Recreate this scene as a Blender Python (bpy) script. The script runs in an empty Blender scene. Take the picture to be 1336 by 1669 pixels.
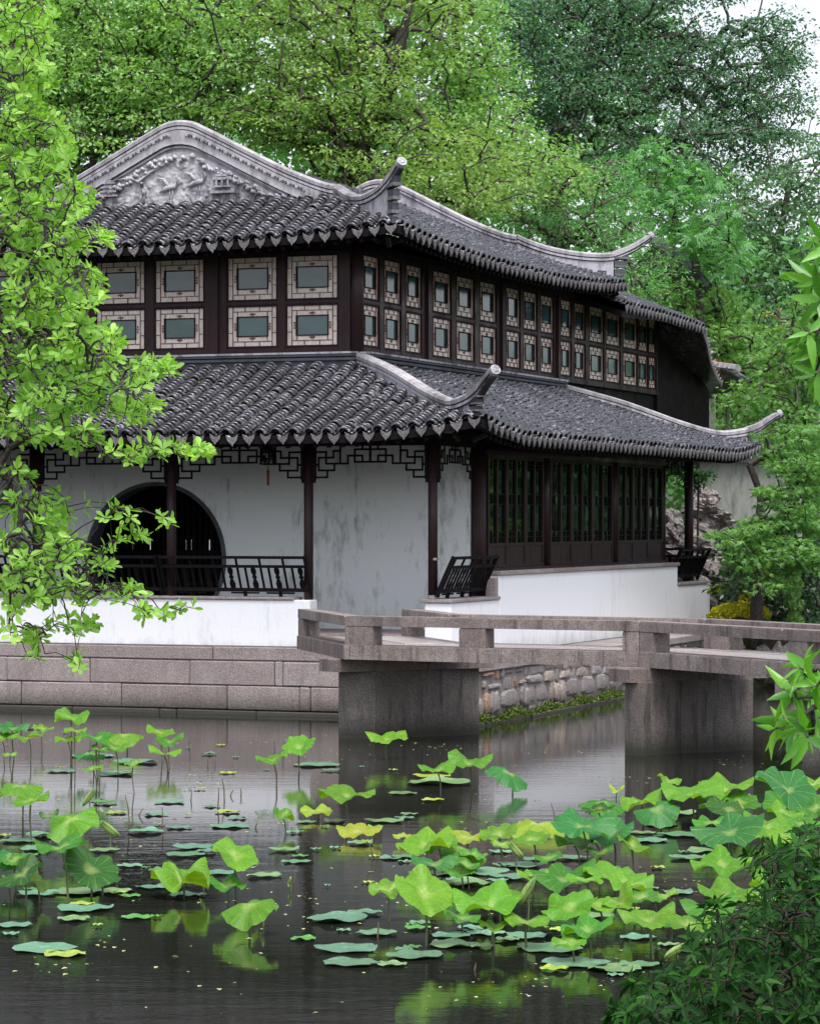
import bpy, math, random
import numpy as np
from mathutils import Vector, Matrix, noise
R_ = random.Random(7)
rng = np.random.default_rng(7)
sc = bpy.context.scene
col = sc.collection

# ------------------------------------------------------------------ camera, sky, sun, exposure
FPX, CX, CY, HC = 4850.0, 668.0, 848.0, 2.3
cam_d = bpy.data.cameras.new('camera')
cam_d.sensor_fit = 'HORIZONTAL'; cam_d.sensor_width = 36.0
cam_d.lens = 36.0 * FPX / 1336.0
cam_d.shift_y = (CY - 834.5) / 1336.0
cam_d.clip_start = 0.1; cam_d.clip_end = 2000
cam = bpy.data.objects.new('camera', cam_d); col.objects.link(cam)
cam.location = (0, 0, HC); cam.rotation_euler = (math.radians(90), 0, 0)
sc.camera = cam
w = bpy.data.worlds.new('World'); sc.world = w; w.use_nodes = True
nt = w.node_tree; nt.nodes.clear()
sky = nt.nodes.new('ShaderNodeTexSky'); sky.sky_type = 'NISHITA'; sky.sun_disc = False
SUN_EL, SUN_ROT = math.radians(64), math.radians(168)
sky.sun_elevation = SUN_EL; sky.sun_rotation = SUN_ROT; sky.air_density = 1.0; sky.dust_density = 4.0; sky.ozone_density = 1.0
bw = nt.nodes.new('ShaderNodeRGBToBW'); mx = nt.nodes.new('ShaderNodeMix'); mx.data_type = 'RGBA'
mx.inputs[0].default_value = 0.72          # overcast: the blue is mostly washed out
tint = nt.nodes.new('ShaderNodeMix'); tint.data_type = 'RGBA'; tint.blend_type = 'MULTIPLY'; tint.inputs[0].default_value = 1
tint.inputs[7].default_value = (0.99, 0.985, 1.03, 1)
bg = nt.nodes.new('ShaderNodeBackground'); bg.inputs[1].default_value = 0.15
out = nt.nodes.new('ShaderNodeOutputWorld')
L = nt.links.new
L(sky.outputs[0], bw.inputs[0]); L(sky.outputs[0], mx.inputs[6]); L(bw.outputs[0], mx.inputs[7])
L(mx.outputs[2], tint.inputs[6]); L(tint.outputs[2], bg.inputs[0]); L(bg.outputs[0], out.inputs[0])
sun_d = bpy.data.lights.new('sun', 'SUN'); sun_d.energy = 1.0; sun_d.angle = math.radians(25); sun_d.color = (1, 0.97, 0.92)
sun = bpy.data.objects.new('sun', sun_d); col.objects.link(sun)
sd = Vector((math.sin(SUN_ROT) * math.cos(SUN_EL), math.cos(SUN_ROT) * math.cos(SUN_EL), math.sin(SUN_EL)))
sun.rotation_euler = sd.to_track_quat('Z', 'Y').to_euler()
sc.view_settings.view_transform = 'Standard'; sc.view_settings.look = 'None'
sc.view_settings.gamma = 1; sc.view_settings.use_curve_mapping = False
sc.view_settings.exposure = 1.38
sc.cycles.max_bounces = 8; sc.cycles.transparent_max_bounces = 12

# ------------------------------------------------------------------ helpers
def P(px, py, Y):
    return Vector(((px - CX) / FPX * Y, Y, HC - (py - CY) / FPX * Y))
def W(px, py, z=0.0):                      # point of a level plane z seen at a pixel
    Y = (HC - z) * FPX / (py - CY); return Vector(((px - CX) / FPX * Y, Y, z))
def tag(o, label=None, cat=None, group=None, kind=None):
    if label: o['label'] = label
    if cat: o['category'] = cat
    if group: o['group'] = group
    if kind: o['kind'] = kind
    return o
def empty(name, loc=(0, 0, 0), rz=0, label=None, cat=None, group=None):
    o = bpy.data.objects.new(name, None); col.objects.link(o)
    o.location = loc; o.rotation_euler = (0, 0, rz); o.empty_display_size = 0.1
    return tag(o, label, cat, group)
def link(name, me, parent=None, mat=None, M=None):
    o = bpy.data.objects.new(name, me); col.objects.link(o)
    if mat is not None and len(me.materials) == 0: me.materials.append(mat)
    if parent: o.parent = parent
    if M is not None: o.matrix_local = M
    return o
def npmesh(name, V, F, smooth=False, attr=None):
    V = np.asarray(V, np.float32).reshape(-1, 3); F = np.asarray(F, np.int32)
    me = bpy.data.meshes.new(name)
    me.vertices.add(len(V)); me.vertices.foreach_set('co', V.ravel())
    k = F.shape[1]
    me.loops.add(F.size); me.loops.foreach_set('vertex_index', F.ravel())
    me.polygons.add(len(F)); me.polygons.foreach_set('loop_start', np.arange(0, F.size, k, dtype=np.int32))
    me.polygons.foreach_set('loop_total', np.full(len(F), k, np.int32))
    if smooth: me.polygons.foreach_set('use_smooth', np.ones(len(F), bool))
    me.update(calc_edges=True)
    if attr is not None:
        a = me.attributes.new('tone', 'FLOAT', 'POINT'); a.data.foreach_set('value', np.asarray(attr, np.float32))
    return me
class MB:
    def __init__(s): s.V = []; s.F = []
    def add(s, V, F):
        n = len(s.V); s.V += [tuple(v) for v in V]; s.F += [tuple(i + n for i in f) for f in F]; return s
    def box(s, a, b):
        x0, y0, z0 = a; x1, y1, z1 = b
        return s.add([(x0,y0,z0),(x1,y0,z0),(x1,y1,z0),(x0,y1,z0),(x0,y0,z1),(x1,y0,z1),(x1,y1,z1),(x0,y1,z1)],
                     [(0,3,2,1),(4,5,6,7),(0,1,5,4),(1,2,6,5),(2,3,7,6),(3,0,4,7)])
    def hexa(s, bot, top):                 # two rings of equal length joined into a closed prism
        n = len(bot)
        F = [tuple(reversed(range(n))), tuple(range(n, 2*n))] + [(i, (i+1) % n, (i+1) % n + n, i + n) for i in range(n)]
        return s.add(list(bot) + list(top), F)
    def prism(s, poly, z0, z1): return s.hexa([(x, y, z0) for x, y in poly], [(x, y, z1) for x, y in poly])
    def bar(s, p, q, a, b, up=(0, 0, 1)):  # rectangular bar between two points
        p = Vector(p); q = Vector(q); d = (q - p).normalized(); u = Vector(up)
        if abs(d.dot(u)) > .95: u = Vector((0, 1, 0)) if abs(d.y) < .9 else Vector((1, 0, 0))
        x = d.cross(u).normalized() * a / 2; y = x.cross(d).normalized() * b / 2
        r = [-x - y, x - y, x + y, -x + y]
        return s.hexa([p + k for k in r], [q + k for k in r])
    def tube(s, pts, rad, n=6, caps=True):
        rings = []; k = len(pts)
        for i, p in enumerate(pts):
            p = Vector(p); d = (Vector(pts[min(i+1, k-1)]) - Vector(pts[max(i-1, 0)])).normalized()
            a = d.cross(Vector((0, 0, 1)));
            if a.length < .1: a = d.cross(Vector((0, 1, 0)))
            a.normalize(); b = d.cross(a); r = rad[i] if hasattr(rad, '__len__') else rad
            rings.append([p + (a*math.cos(t) + b*math.sin(t)) * r for t in [2*math.pi*j/n for j in range(n)]])
        V = [v for r in rings for v in r]
        F = [(i*n+j, i*n+(j+1) % n, (i+1)*n+(j+1) % n, (i+1)*n+j) for i in range(k-1) for j in range(n)]
        if caps: F += [tuple(reversed(range(n))), tuple((k-1)*n+j for j in range(n))]
        return s.add(V, F)
    def sweep(s, pts, prof, side=None):    # profile (lateral, up) swept along pts, always upright
        rings = []; k = len(pts)
        for i, p in enumerate(pts):
            p = Vector(p); d = Vector(pts[min(i+1, k-1)]) - Vector(pts[max(i-1, 0)]); d.z = 0
            if d.length < 1e-6: d = Vector((1, 0, 0))
            d.normalize(); a = Vector((d.y, -d.x, 0)) if side is None else Vector(side)
            pr_ = prof[i] if isinstance(prof[0], list) else prof
            rings.append([p + a*x + Vector((0, 0, y)) for x, y in pr_])
        n = len(rings[0]); V = [v for r in rings for v in r]
        F = [(i*n+j, i*n+(j+1) % n, (i+1)*n+(j+1) % n, (i+1)*n+j) for i in range(k-1) for j in range(n)]
        F += [tuple(reversed(range(n))), tuple((k-1)*n+j for j in range(n))]
        return s.add(V, F)
    def mesh(s, name, smooth=False):
        me = bpy.data.meshes.new(name); me.from_pydata(s.V, [], s.F); me.update()
        if smooth:
            for p in me.polygons: p.use_smooth = True
        return me
    def build(s, name, mat, parent=None, smooth=False, label=None):
        o = link(name, s.mesh(name, smooth), parent, mat)
        if label: o['label'] = label
        return o
def cbox(a, b, c=0.012, jit=0.0, rg=R_):   # chamfered block
    (x0,y0,z0),(x1,y1,z1) = a, b; V = []; idx = {}
    for ix in (0,1):
        for iy in (0,1):
            for iz in (0,1):
                X, Y, Z = (x0,x1)[ix], (y0,y1)[iy], (z0,z1)[iz]
                sx, sy, sz = (1,-1)[ix], (1,-1)[iy], (1,-1)[iz]
                j = [rg.uniform(-jit, jit) for _ in range(3)]
                for ax in range(3):
                    p = [X + sx*c, Y + sy*c, Z + sz*c]; p[ax] = (X, Y, Z)[ax]
                    idx[(ix,iy,iz,ax)] = len(V); V.append((p[0]+j[0], p[1]+j[1], p[2]+j[2]))
    F = []
    g = lambda ix,iy,iz,ax: idx[(ix,iy,iz,ax)]
    for ax in range(3):
        for s in (0, 1):
            q = []
            for m, n in ((0,0),(1,0),(1,1),(0,1)):
                k = [0,0,0]; k[ax] = s; k[(ax+1) % 3] = m; k[(ax+2) % 3] = n; q.append(g(*k, ax))
            F.append(tuple(q) if s else tuple(reversed(q)))
    for ax in range(3):                    # edges running along ax
        for m in (0,1):
            for n in (0,1):
                b1, b2 = (ax+1) % 3, (ax+2) % 3
                k0 = [0,0,0]; k0[b1] = m; k0[b2] = n; k1 = list(k0); k1[ax] = 1
                q = (g(*k0, b1), g(*k1, b1), g(*k1, b2), g(*k0, b2))
                F.append(q if (m == n) else tuple(reversed(q)))
    for ix in (0,1):
        for iy in (0,1):
            for iz in (0,1):
                q = tuple(g(ix,iy,iz,ax) for ax in range(3)); F.append(q if (ix+iy+iz) % 2 else tuple(reversed(q)))
    return V, F

# ------------------------------------------------------------------ materials
class NT:
    def __init__(s, name):
        s.m = bpy.data.materials.new(name); s.m.use_nodes = True; s.t = s.m.node_tree; s.t.nodes.clear()
        s.out = s.n('ShaderNodeOutputMaterial')
    def n(s, typ, **kw):
        x = s.t.nodes.new(typ)
        for k, v in kw.items(): setattr(x, k, v)
        return x
    def l(s, a, b): s.t.links.new(a, b)
    def noise(s, scale, detail=4, rough=.6, vec=None, stretch=None):
        t = s.n('ShaderNodeTexNoise'); t.inputs['Scale'].default_value = scale; t.inputs['Detail'].default_value = detail; t.inputs['Roughness'].default_value = rough
        if vec is None: vec = s.pos()
        if stretch:
            m = s.n('ShaderNodeMapping'); m.inputs['Scale'].default_value = stretch; s.l(vec, m.inputs[0]); vec = m.outputs[0]
        s.l(vec, t.inputs['Vector']); return t.outputs[0]
    def pos(s):
        if not hasattr(s, '_p'): s._p = s.n('ShaderNodeNewGeometry').outputs['Position']
        return s._p
    def objc(s):
        if not hasattr(s, '_o'): s._o = s.n('ShaderNodeTexCoord').outputs['Object']
        return s._o
    def ramp(s, fac, stops):
        r = s.n('ShaderNodeValToRGB'); e = r.color_ramp.elements
        while len(e) < len(stops): e.new(0.5)
        for i, (p, c) in enumerate(stops):
            e[i].position = p; e[i].color = (c, c, c, 1) if not hasattr(c, '__len__') else (*c, 1)
        s.l(fac, r.inputs[0]); return r.outputs[0]
    def mix(s, fac, a, b, mode='MIX'):
        m = s.n('ShaderNodeMix', data_type='RGBA', blend_type=mode)
        for sock, v in ((0, fac), (6, a), (7, b)):
            if hasattr(v, 'is_linked') or hasattr(v, 'links'): s.l(v, m.inputs[sock])
            elif hasattr(v, '__len__'): m.inputs[sock].default_value = (*v, 1)
            else: m.inputs[sock].default_value = v
        return m.outputs[2]
    def math(s, op, a, b=None):
        m = s.n('ShaderNodeMath', operation=op)
        for i, v in enumerate((a, b)):
            if v is None: continue
            if hasattr(v, 'links'): s.l(v, m.inputs[i])
            else: m.inputs[i].default_value = v
        return m.outputs[0]
    def bump(s, h, strength=.3, dist=.01):
        b = s.n('ShaderNodeBump'); b.inputs['Strength'].default_value = strength; b.inputs['Distance'].default_value = dist
        s.l(h, b.inputs['Height']); return b.outputs[0]
    def prin(s, color, rough=.6, normal=None, spec=.5, **kw):
        p = s.n('ShaderNodeBsdfPrincipled')
        for k, v in (('Base Color', color), ('Roughness', rough), ('Specular IOR Level', spec)):
            if hasattr(v, 'links'): s.l(v, p.inputs[k])
            elif hasattr(v, '__len__'): p.inputs[k].default_value = (*v, 1)
            else: p.inputs[k].default_value = v
        for k, v in kw.items(): p.inputs[k].default_value = v
        if normal is not None: s.l(normal, p.inputs['Normal'])
        return p.outputs[0]
    def done(s, sh): s.l(sh, s.out.inputs[0]); return s.m

def plaster(name, base, stain, lo, hi, streak=True, rough=.75, foot=None):
    k = NT(name)
    n1 = k.noise(1.1, 6, .7, stretch=(1, 1, .55)); n2 = k.noise(9, 6, .75, stretch=(1, 1, .25)); n3 = k.noise(60, 3)
    m = k.math('MULTIPLY', n1, n2)
    f = k.ramp(m, [(lo, 0), (hi, 1)])
    c = k.mix(f, base, stain)
    c = k.mix(.12, c, k.ramp(n3, [(.3, .3), (.7, 1)]), 'MULTIPLY')
    if foot:
        sx = k.n('ShaderNodeSeparateXYZ'); k.l(k.pos(), sx.inputs[0]); n5 = k.noise(5, 6, .75, stretch=(1, 1, .35)); n6 = k.noise(26, 4, .7, stretch=(1, 1, .06))
        q = k.math('SUBTRACT', n5, k.math('MULTIPLY', k.math('SUBTRACT', sx.outputs[2], foot), 2.2))
        c = k.mix(k.math('MULTIPLY', k.ramp(q, [(.38, 0), (.75, 1)]), .6), c, (.33, .35, .31))
        c = k.mix(k.math('MULTIPLY', k.ramp(k.math('MULTIPLY', n6, n1), [(.30, 0), (.42, 1)]), .3), c, (.42, .43, .43))
    return k.done(k.prin(c, rough, k.bump(n3, .15, .004), .3))
def stone(name, a, b, dark, speck=110, streak=.5, rough=.7, wet=0):
    k = NT(name)
    oi = k.n('ShaderNodeObjectInfo')
    n1 = k.noise(2.2, 6, .7); n2 = k.noise(speck, 3, .6); n3 = k.noise(9, 5, .7, stretch=(1, 1, .12)); n4 = k.noise(34, 4, .7)
    c = k.mix(k.ramp(n1, [(.35, 0), (.65, 1)]), a, b)
    c = k.mix(k.math('MULTIPLY', oi.outputs['Random'], .75), c, k.mix(1.0, c, (.66, .60, .60), 'MULTIPLY'))
    c = k.mix(.75, c, k.ramp(n2, [(.34, .2), (.5, .85), (.66, 1.6)]), 'MULTIPLY')
    c = k.mix(k.math('MULTIPLY', k.ramp(n4, [(.5, 0), (.72, 1)]), .35), c, dark)
    c = k.mix(k.math('MULTIPLY', k.ramp(n3, [(.5, 0), (.7, 1)]), streak), c, dark)
    # wet, dark and weedy just above the water
    sx = k.n('ShaderNodeSeparateXYZ'); k.l(k.pos(), sx.inputs[0])
    zz = k.math('ADD', sx.outputs[2], k.math('MULTIPLY', n4, -.16))
    wl = k.ramp(k.math('ADD', zz, .5), [(.47, 1), (.56, .55), (.68, 0)])
    c = k.mix(k.math('MULTIPLY', wl, .9), c, (.018, .02, .011))
    h = k.math('ADD', k.math('MULTIPLY', n2, .4), n4)
    return k.done(k.prin(c, rough, k.bump(h, .6, .012), .4))
def wood(name, a, b, rough=.35, sp=.22):
    k = NT(name); n = k.noise(14, 5, .6, stretch=(1, 1, .08)); n2 = k.noise(3, 3)
    c = k.mix(k.ramp(n, [(.3, 0), (.7, 1)]), a, b)
    return k.done(k.prin(c, k.ramp(n2, [(.3, rough-.1), (.7, rough+.2)]), k.bump(n, .2, .004), sp))
def tilemat(name, base, lite, rough=.38):
    k = NT(name); oi = k.n('ShaderNodeObjectInfo')
    n1 = k.noise(3.5, 5, .7); n2 = k.noise(17, 3, .7); n3 = k.noise(1.2, 4, .6)
    at = k.n('ShaderNodeAttribute', attribute_name='tone')
    c = k.mix(k.ramp(n1, [(.35, 0), (.7, 1)]), base, tuple(x*1.7 for x in base))
    c = k.mix(k.math('MULTIPLY', at.outputs['Fac'], .6), c, tuple(x*3.6 for x in base))
    c = k.mix(k.math('MULTIPLY', oi.outputs['Random'], .3), c, tuple(x*.5 for x in base))
    c = k.mix(k.math('MULTIPLY', k.ramp(n2, [(.52, 0), (.64, 1)]), k.ramp(n3, [(.38, 0), (.62, .9)])), c, lite)
    return k.done(k.prin(c, k.ramp(n1, [(.3, rough-.1), (.7, rough+.15)]), k.bump(n2, .4, .006), .6))
def leafmat(name, dark, mid, lite, trans=.4, rough=.45, spec=.4, tr_col=None, veins=False):
    k = NT(name); at = k.n('ShaderNodeAttribute', attribute_name='tone'); oi = k.n('ShaderNodeObjectInfo')
    f = k.math('ADD', k.math('MULTIPLY', at.outputs['Fac'], .75), k.math('MULTIPLY', oi.outputs['Random'], .25))
    c = k.ramp(f, [(.0, dark), (.5, mid), (1, lite)])
    d = k.prin(c, rough, None, spec)
    t = k.n('ShaderNodeBsdfTranslucent'); k.l(k.mix(1.0, c, tr_col or (1.3, 1.42, .6), 'MULTIPLY'), t.inputs[0])
    m = k.n('ShaderNodeMixShader'); m.inputs[0].default_value = trans; k.l(d, m.inputs[1]); k.l(t.outputs[0], m.inputs[2])
    return k.done(m.outputs[0])

M = {}
M['inner'] = plaster('shaded_aged_plaster', (.60, .635, .635), (.26, .29, .29), .27, .40, foot=.9)  # greenish grey base holds the corridor's shade; blotches and foot are stains
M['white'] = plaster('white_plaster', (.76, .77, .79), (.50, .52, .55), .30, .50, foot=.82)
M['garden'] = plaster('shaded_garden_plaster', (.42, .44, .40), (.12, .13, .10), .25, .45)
M['granite'] = stone('pink_granite', (.30, .255, .245), (.37, .33, .315), (.12, .105, .10), streak=.4)
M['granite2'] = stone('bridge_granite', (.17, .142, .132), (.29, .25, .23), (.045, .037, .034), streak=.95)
M['pier'] = stone('shaded_pier_granite', (.13, .115, .105), (.19, .17, .155), (.03, .027, .024), streak=.95)  # granite darkened to hold the shade under the deck, with algae streaks
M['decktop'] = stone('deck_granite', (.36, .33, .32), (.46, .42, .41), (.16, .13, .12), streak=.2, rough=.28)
M['rub_a'] = stone('rubble_grey', (.27, .25, .24), (.35, .32, .305), (.09, .08, .075))
M['rub_b'] = stone('rubble_rust', (.33, .20, .14), (.40, .28, .21), (.14, .09, .07))
M['rub_c'] = stone('rubble_buff', (.33, .275, .235), (.40, .345, .30), (.14, .11, .09))
M['mortar'] = stone('rough_mortar', (.36, .34, .32), (.24, .22, .21), (.05, .04, .035))
M['rock'] = stone('lake_rock', (.27, .245, .23), (.17, .155, .145), (.05, .045, .045), speck=30, streak=.5)
M['coping'] = stone('coping_stone', (.36, .32, .31), (.28, .25, .24), (.12, .10, .10))
M['wood'] = wood('dark_red_lacquered_wood', (.015, .0065, .0075), (.028, .012, .013), .45, .25)
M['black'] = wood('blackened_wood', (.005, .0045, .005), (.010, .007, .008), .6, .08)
M['frame'] = wood('window_frame_wood', (.020, .009, .009), (.032, .014, .013), .7, .12)
M['strip'] = wood('reddish_lattice_wood', (.13, .055, .04), (.20, .09, .065), .55)
M['tile'] = tilemat('grey_clay_tile', (.015, .0148, .0175), (.27, .27, .31), .28)
M['drip'] = stone('drip_tile_clay', (.13, .125, .132), (.20, .195, .20), (.05, .047, .05), speck=70, streak=.3)
M['ridge'] = plaster('weathered_ridge_plaster', (.38, .37, .41), (.07, .066, .078), .21, .34)
M['ridgecap'] = plaster('ridge_cap_plaster', (.36, .345, .365), (.10, .092, .095), .18, .36)
M['corbel'] = plaster('dark_corbel', (.06, .066, .08), (.02, .02, .025), .22, .40)
M['relief'] = plaster('relief_plaster', (.37, .36, .385), (.07, .066, .078), .20, .33)
M['groove'] = plaster('groove_dark', (.045, .043, .05), (.02, .02, .024), .22, .40)
def shellmat():
    k = NT('translucent_shell'); oi = k.n('ShaderNodeObjectInfo'); n = k.noise(50, 3, .7, stretch=(1, 1, .3)); n2 = k.noise(4, 4)
    c = k.mix(k.ramp(n, [(.35, 0), (.65, 1)]), (.47, .42, .37), (.71, .65, .59))
    c = k.mix(k.math('MULTIPLY', k.ramp(n2, [(.5, 0), (.7, 1)]), .3), c, (.38, .33, .27))
    c = k.mix(k.math('MULTIPLY', oi.outputs['Random'], .25), c, (.5, .42, .38))
    return k.done(k.prin(c, .35, k.bump(n, .2, .003), .5))
M['shell'] = shellmat()
def panemat(name, c, rough, spec):
    k = NT(name); n = k.noise(1.5, 2); oi = k.n('ShaderNodeObjectInfo')
    cc = k.mix(oi.outputs['Random'], c, tuple(x*.7 for x in c))
    return k.done(k.prin(cc, rough, k.bump(n, .25, .02), spec))
M['pane'] = panemat('teal_glass', (.035, .10, .105), .10, .8)
M['darkglass'] = panemat('dark_window_glass', (.004, .005, .005), .05, .45)
M['moss'] = leafmat('moss', (.03, .05, .01), (.07, .11, .02), (.12, .17, .04), .1, .8, .1)
M['tassel'] = wood('red_tassel', (.16, .025, .015), (.22, .04, .02), .7)
M['metal'] = wood('dull_metal', (.25, .22, .2), (.35, .3, .28), .4)
M['bark'] = stone('bark', (.035, .028, .023), (.06, .05, .042), (.015, .012, .01), speck=40)
M['twig'] = wood('dark_twig', (.012, .010, .006), (.03, .026, .014), .7)
M['barkg'] = stone('grey_bark', (.08, .065, .055), (.12, .10, .085), (.03, .025, .02), speck=40)
M['lf_fore'] = leafmat('fresh_near_leaves', (.13, .31, .04), (.26, .49, .075), (.42, .64, .14), .48, .42, .35)
M['lf_bright'] = leafmat('bright_green_leaves', (.08, .21, .05), (.19, .36, .10), (.32, .52, .16), .45)
M['lf_yellow'] = leafmat('yellow_green_leaves', (.11, .22, .06), (.24, .38, .10), (.40, .53, .17), .45)
M['lf_mid'] = leafmat('mid_green_leaves', (.06, .19, .06), (.12, .31, .10), (.20, .44, .14), .4)
M['lf_dark'] = leafmat('camphor_leaves', (.045, .11, .065), (.085, .19, .105), (.15, .29, .16), .4, .4, .4)
M['lf_grey'] = leafmat('far_greyish_leaves', (.06, .14, .075), (.10, .21, .11), (.17, .30, .16), .35)
M['lf_maple'] = leafmat('maple_leaves', (.05, .15, .04), (.13, .29, .07), (.25, .45, .11), .42)
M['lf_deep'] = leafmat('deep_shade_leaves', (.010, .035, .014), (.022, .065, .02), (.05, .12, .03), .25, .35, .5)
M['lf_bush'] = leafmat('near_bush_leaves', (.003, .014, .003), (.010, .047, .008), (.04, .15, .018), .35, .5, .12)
M['lf_sprig'] = leafmat('sprig_leaves', (.06, .20, .03), (.12, .34, .035), (.2, .45, .05), .45, .35, .5)
M['lf_red'] = leafmat('red_leaves', (.16, .03, .02), (.26, .06, .03), (.34, .12, .05), .3)
M['lf_orange'] = leafmat('orange_shoots', (.22, .20, .08), (.36, .26, .12), (.45, .38, .18), .3)
M['fl_yellow'] = leafmat('yellow_blossom', (.16, .24, .02), (.38, .38, .02), (.60, .55, .03), .2)
def lotusmat():
    k = NT('lotus_blade'); oi = k.n('ShaderNodeObjectInfo')
    s = k.n('ShaderNodeSeparateXYZ'); k.l(k.objc(), s.inputs[0])
    an = k.math('ARCTAN2', s.outputs[1], s.outputs[0])
    r2 = k.math('ADD', k.math('MULTIPLY', s.outputs[0], s.outputs[0]), k.math('MULTIPLY', s.outputs[1], s.outputs[1]))
    v = k.math('ABSOLUTE', k.math('SINE', k.math('MULTIPLY', an, 9.5)))
    vein = k.ramp(v, [(0, 1), (.14, 0)])
    n = k.noise(14, 4, .6); n2 = k.noise(3.5, 3)
    c = k.mix(k.ramp(n, [(.3, 0), (.7, 1)]), oi.outputs['Color'], k.mix(1.0, oi.outputs['Color'], (.72, .82, .8), 'MULTIPLY'))
    c = k.mix(k.math('MULTIPLY', vein, .55), c, (.40, .56, .13))
    c = k.mix(k.ramp(r2, [(.0, .35), (.0012, 0)]), c, (.5, .6, .2))
    at = k.n('ShaderNodeAttribute', attribute_name='tone'); n7 = k.noise(6, 3, .7); n8 = k.noise(55, 3, .6)
    c = k.mix(k.math('MULTIPLY', k.ramp(k.math('ADD', at.outputs['Fac'], k.math('MULTIPLY', n7, .35)), [(1.10, 0), (1.22, 1)]), .75), c, (.30, .26, .05))
    c = k.mix(.35, c, k.ramp(n8, [(.35, .45), (.65, 1.25)]), 'MULTIPLY')
    under = k.mix(.5, c, (.17, .33, .06))
    g = k.n('ShaderNodeNewGeometry')
    cc = k.mix(g.outputs['Backfacing'], c, under)
    d = k.prin(cc, .5, k.bump(k.math('ADD', k.math('MULTIPLY', vein, -.6), n2), .5, .008), .35)
    t = k.n('ShaderNodeBsdfTranslucent'); k.l(k.mix(1.0, c, (1.9, 1.5, .3), 'MULTIPLY'), t.inputs[0])
    m = k.n('ShaderNodeMixShader'); m.inputs[0].default_value = .36; k.l(d, m.inputs[1]); k.l(t.outputs[0], m.inputs[2])
    return k.done(m.outputs[0])
M['lotus'] = lotusmat()
def padmat():
    k = NT('floating_pad'); oi = k.n('ShaderNodeObjectInfo')
    s = k.n('ShaderNodeSeparateXYZ'); k.l(k.objc(), s.inputs[0])
    an = k.math('ARCTAN2', s.outputs[1], s.outputs[0])
    vein = k.ramp(k.math('ABSOLUTE', k.math('SINE', k.math('MULTIPLY', an, 9.5))), [(0, 1), (.1, 0)])
    n = k.noise(30, 5, .7); n2 = k.noise(120, 2)
    c = k.mix(k.ramp(n, [(.4, 0), (.65, 1)]), oi.outputs['Color'], k.mix(1.0, oi.outputs['Color'], (.6, .7, .75), 'MULTIPLY'))
    c = k.mix(k.math('MULTIPLY', vein, .25), c, (.35, .5, .3))
    c = k.mix(k.ramp(n2, [(.66, 0), (.70, .8)]), c, (.75, .8, .82))
    return k.done(k.prin(c, .3, k.bump(n, .4, .006), .55))
M['pad'] = padmat()
k = NT('lotus_stem'); M['stem'] = k.done(k.prin(k.mix(k.noise(20), (.05, .07, .03), (.12, .14, .06)), .6))
M['deadstem'] = wood('dead_stem', (.06, .045, .03), (.16, .12, .08), .7)

def watermat():
    k = NT('pond_water')
    n1 = k.noise(3.0, 4, .55, stretch=(.55, 1.6, 1)); n2 = k.noise(16, 3, .6, stretch=(.7, 1.5, 1)); big = k.noise(.35, 2)
    vo = k.n('ShaderNodeTexVoronoi'); vo.inputs['Scale'].default_value = 1.9; k.l(k.pos(), vo.inputs['Vector'])
    dist = vo.outputs['Distance']
    ring = k.math('MULTIPLY', k.math('SINE', k.math('MULTIPLY', dist, 95)), k.ramp(dist, [(0, 1), (.17, 0)]))
    h = k.math('ADD', k.math('MULTIPLY', n1, 1.0), k.math('MULTIPLY', n2, .35))
    h = k.math('MULTIPLY', h, k.ramp(big, [(.35, .45), (.65, 1.2)]))
    h = k.math('ADD', h, k.math('MULTIPLY', ring, .07))
    p = k.n('ShaderNodeBsdfPrincipled')
    p.inputs['Base Color'].default_value = (.011, .013, .009, 1); p.inputs['Roughness'].default_value = .045
    p.inputs['IOR'].default_value = 1.333
    k.l(k.bump(h, .07, .03), p.inputs['Normal'])
    return k.done(p.outputs[0])
M['water'] = watermat()
k = NT('soil'); M['soil'] = k.done(k.prin(k.mix(k.ramp(k.noise(1.5, 6), [(.4, 0), (.6, 1)]), (.045, .038, .025), (.03, .05, .015)), .9, k.bump(k.noise(8, 6), .6, .05), .2))

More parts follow.
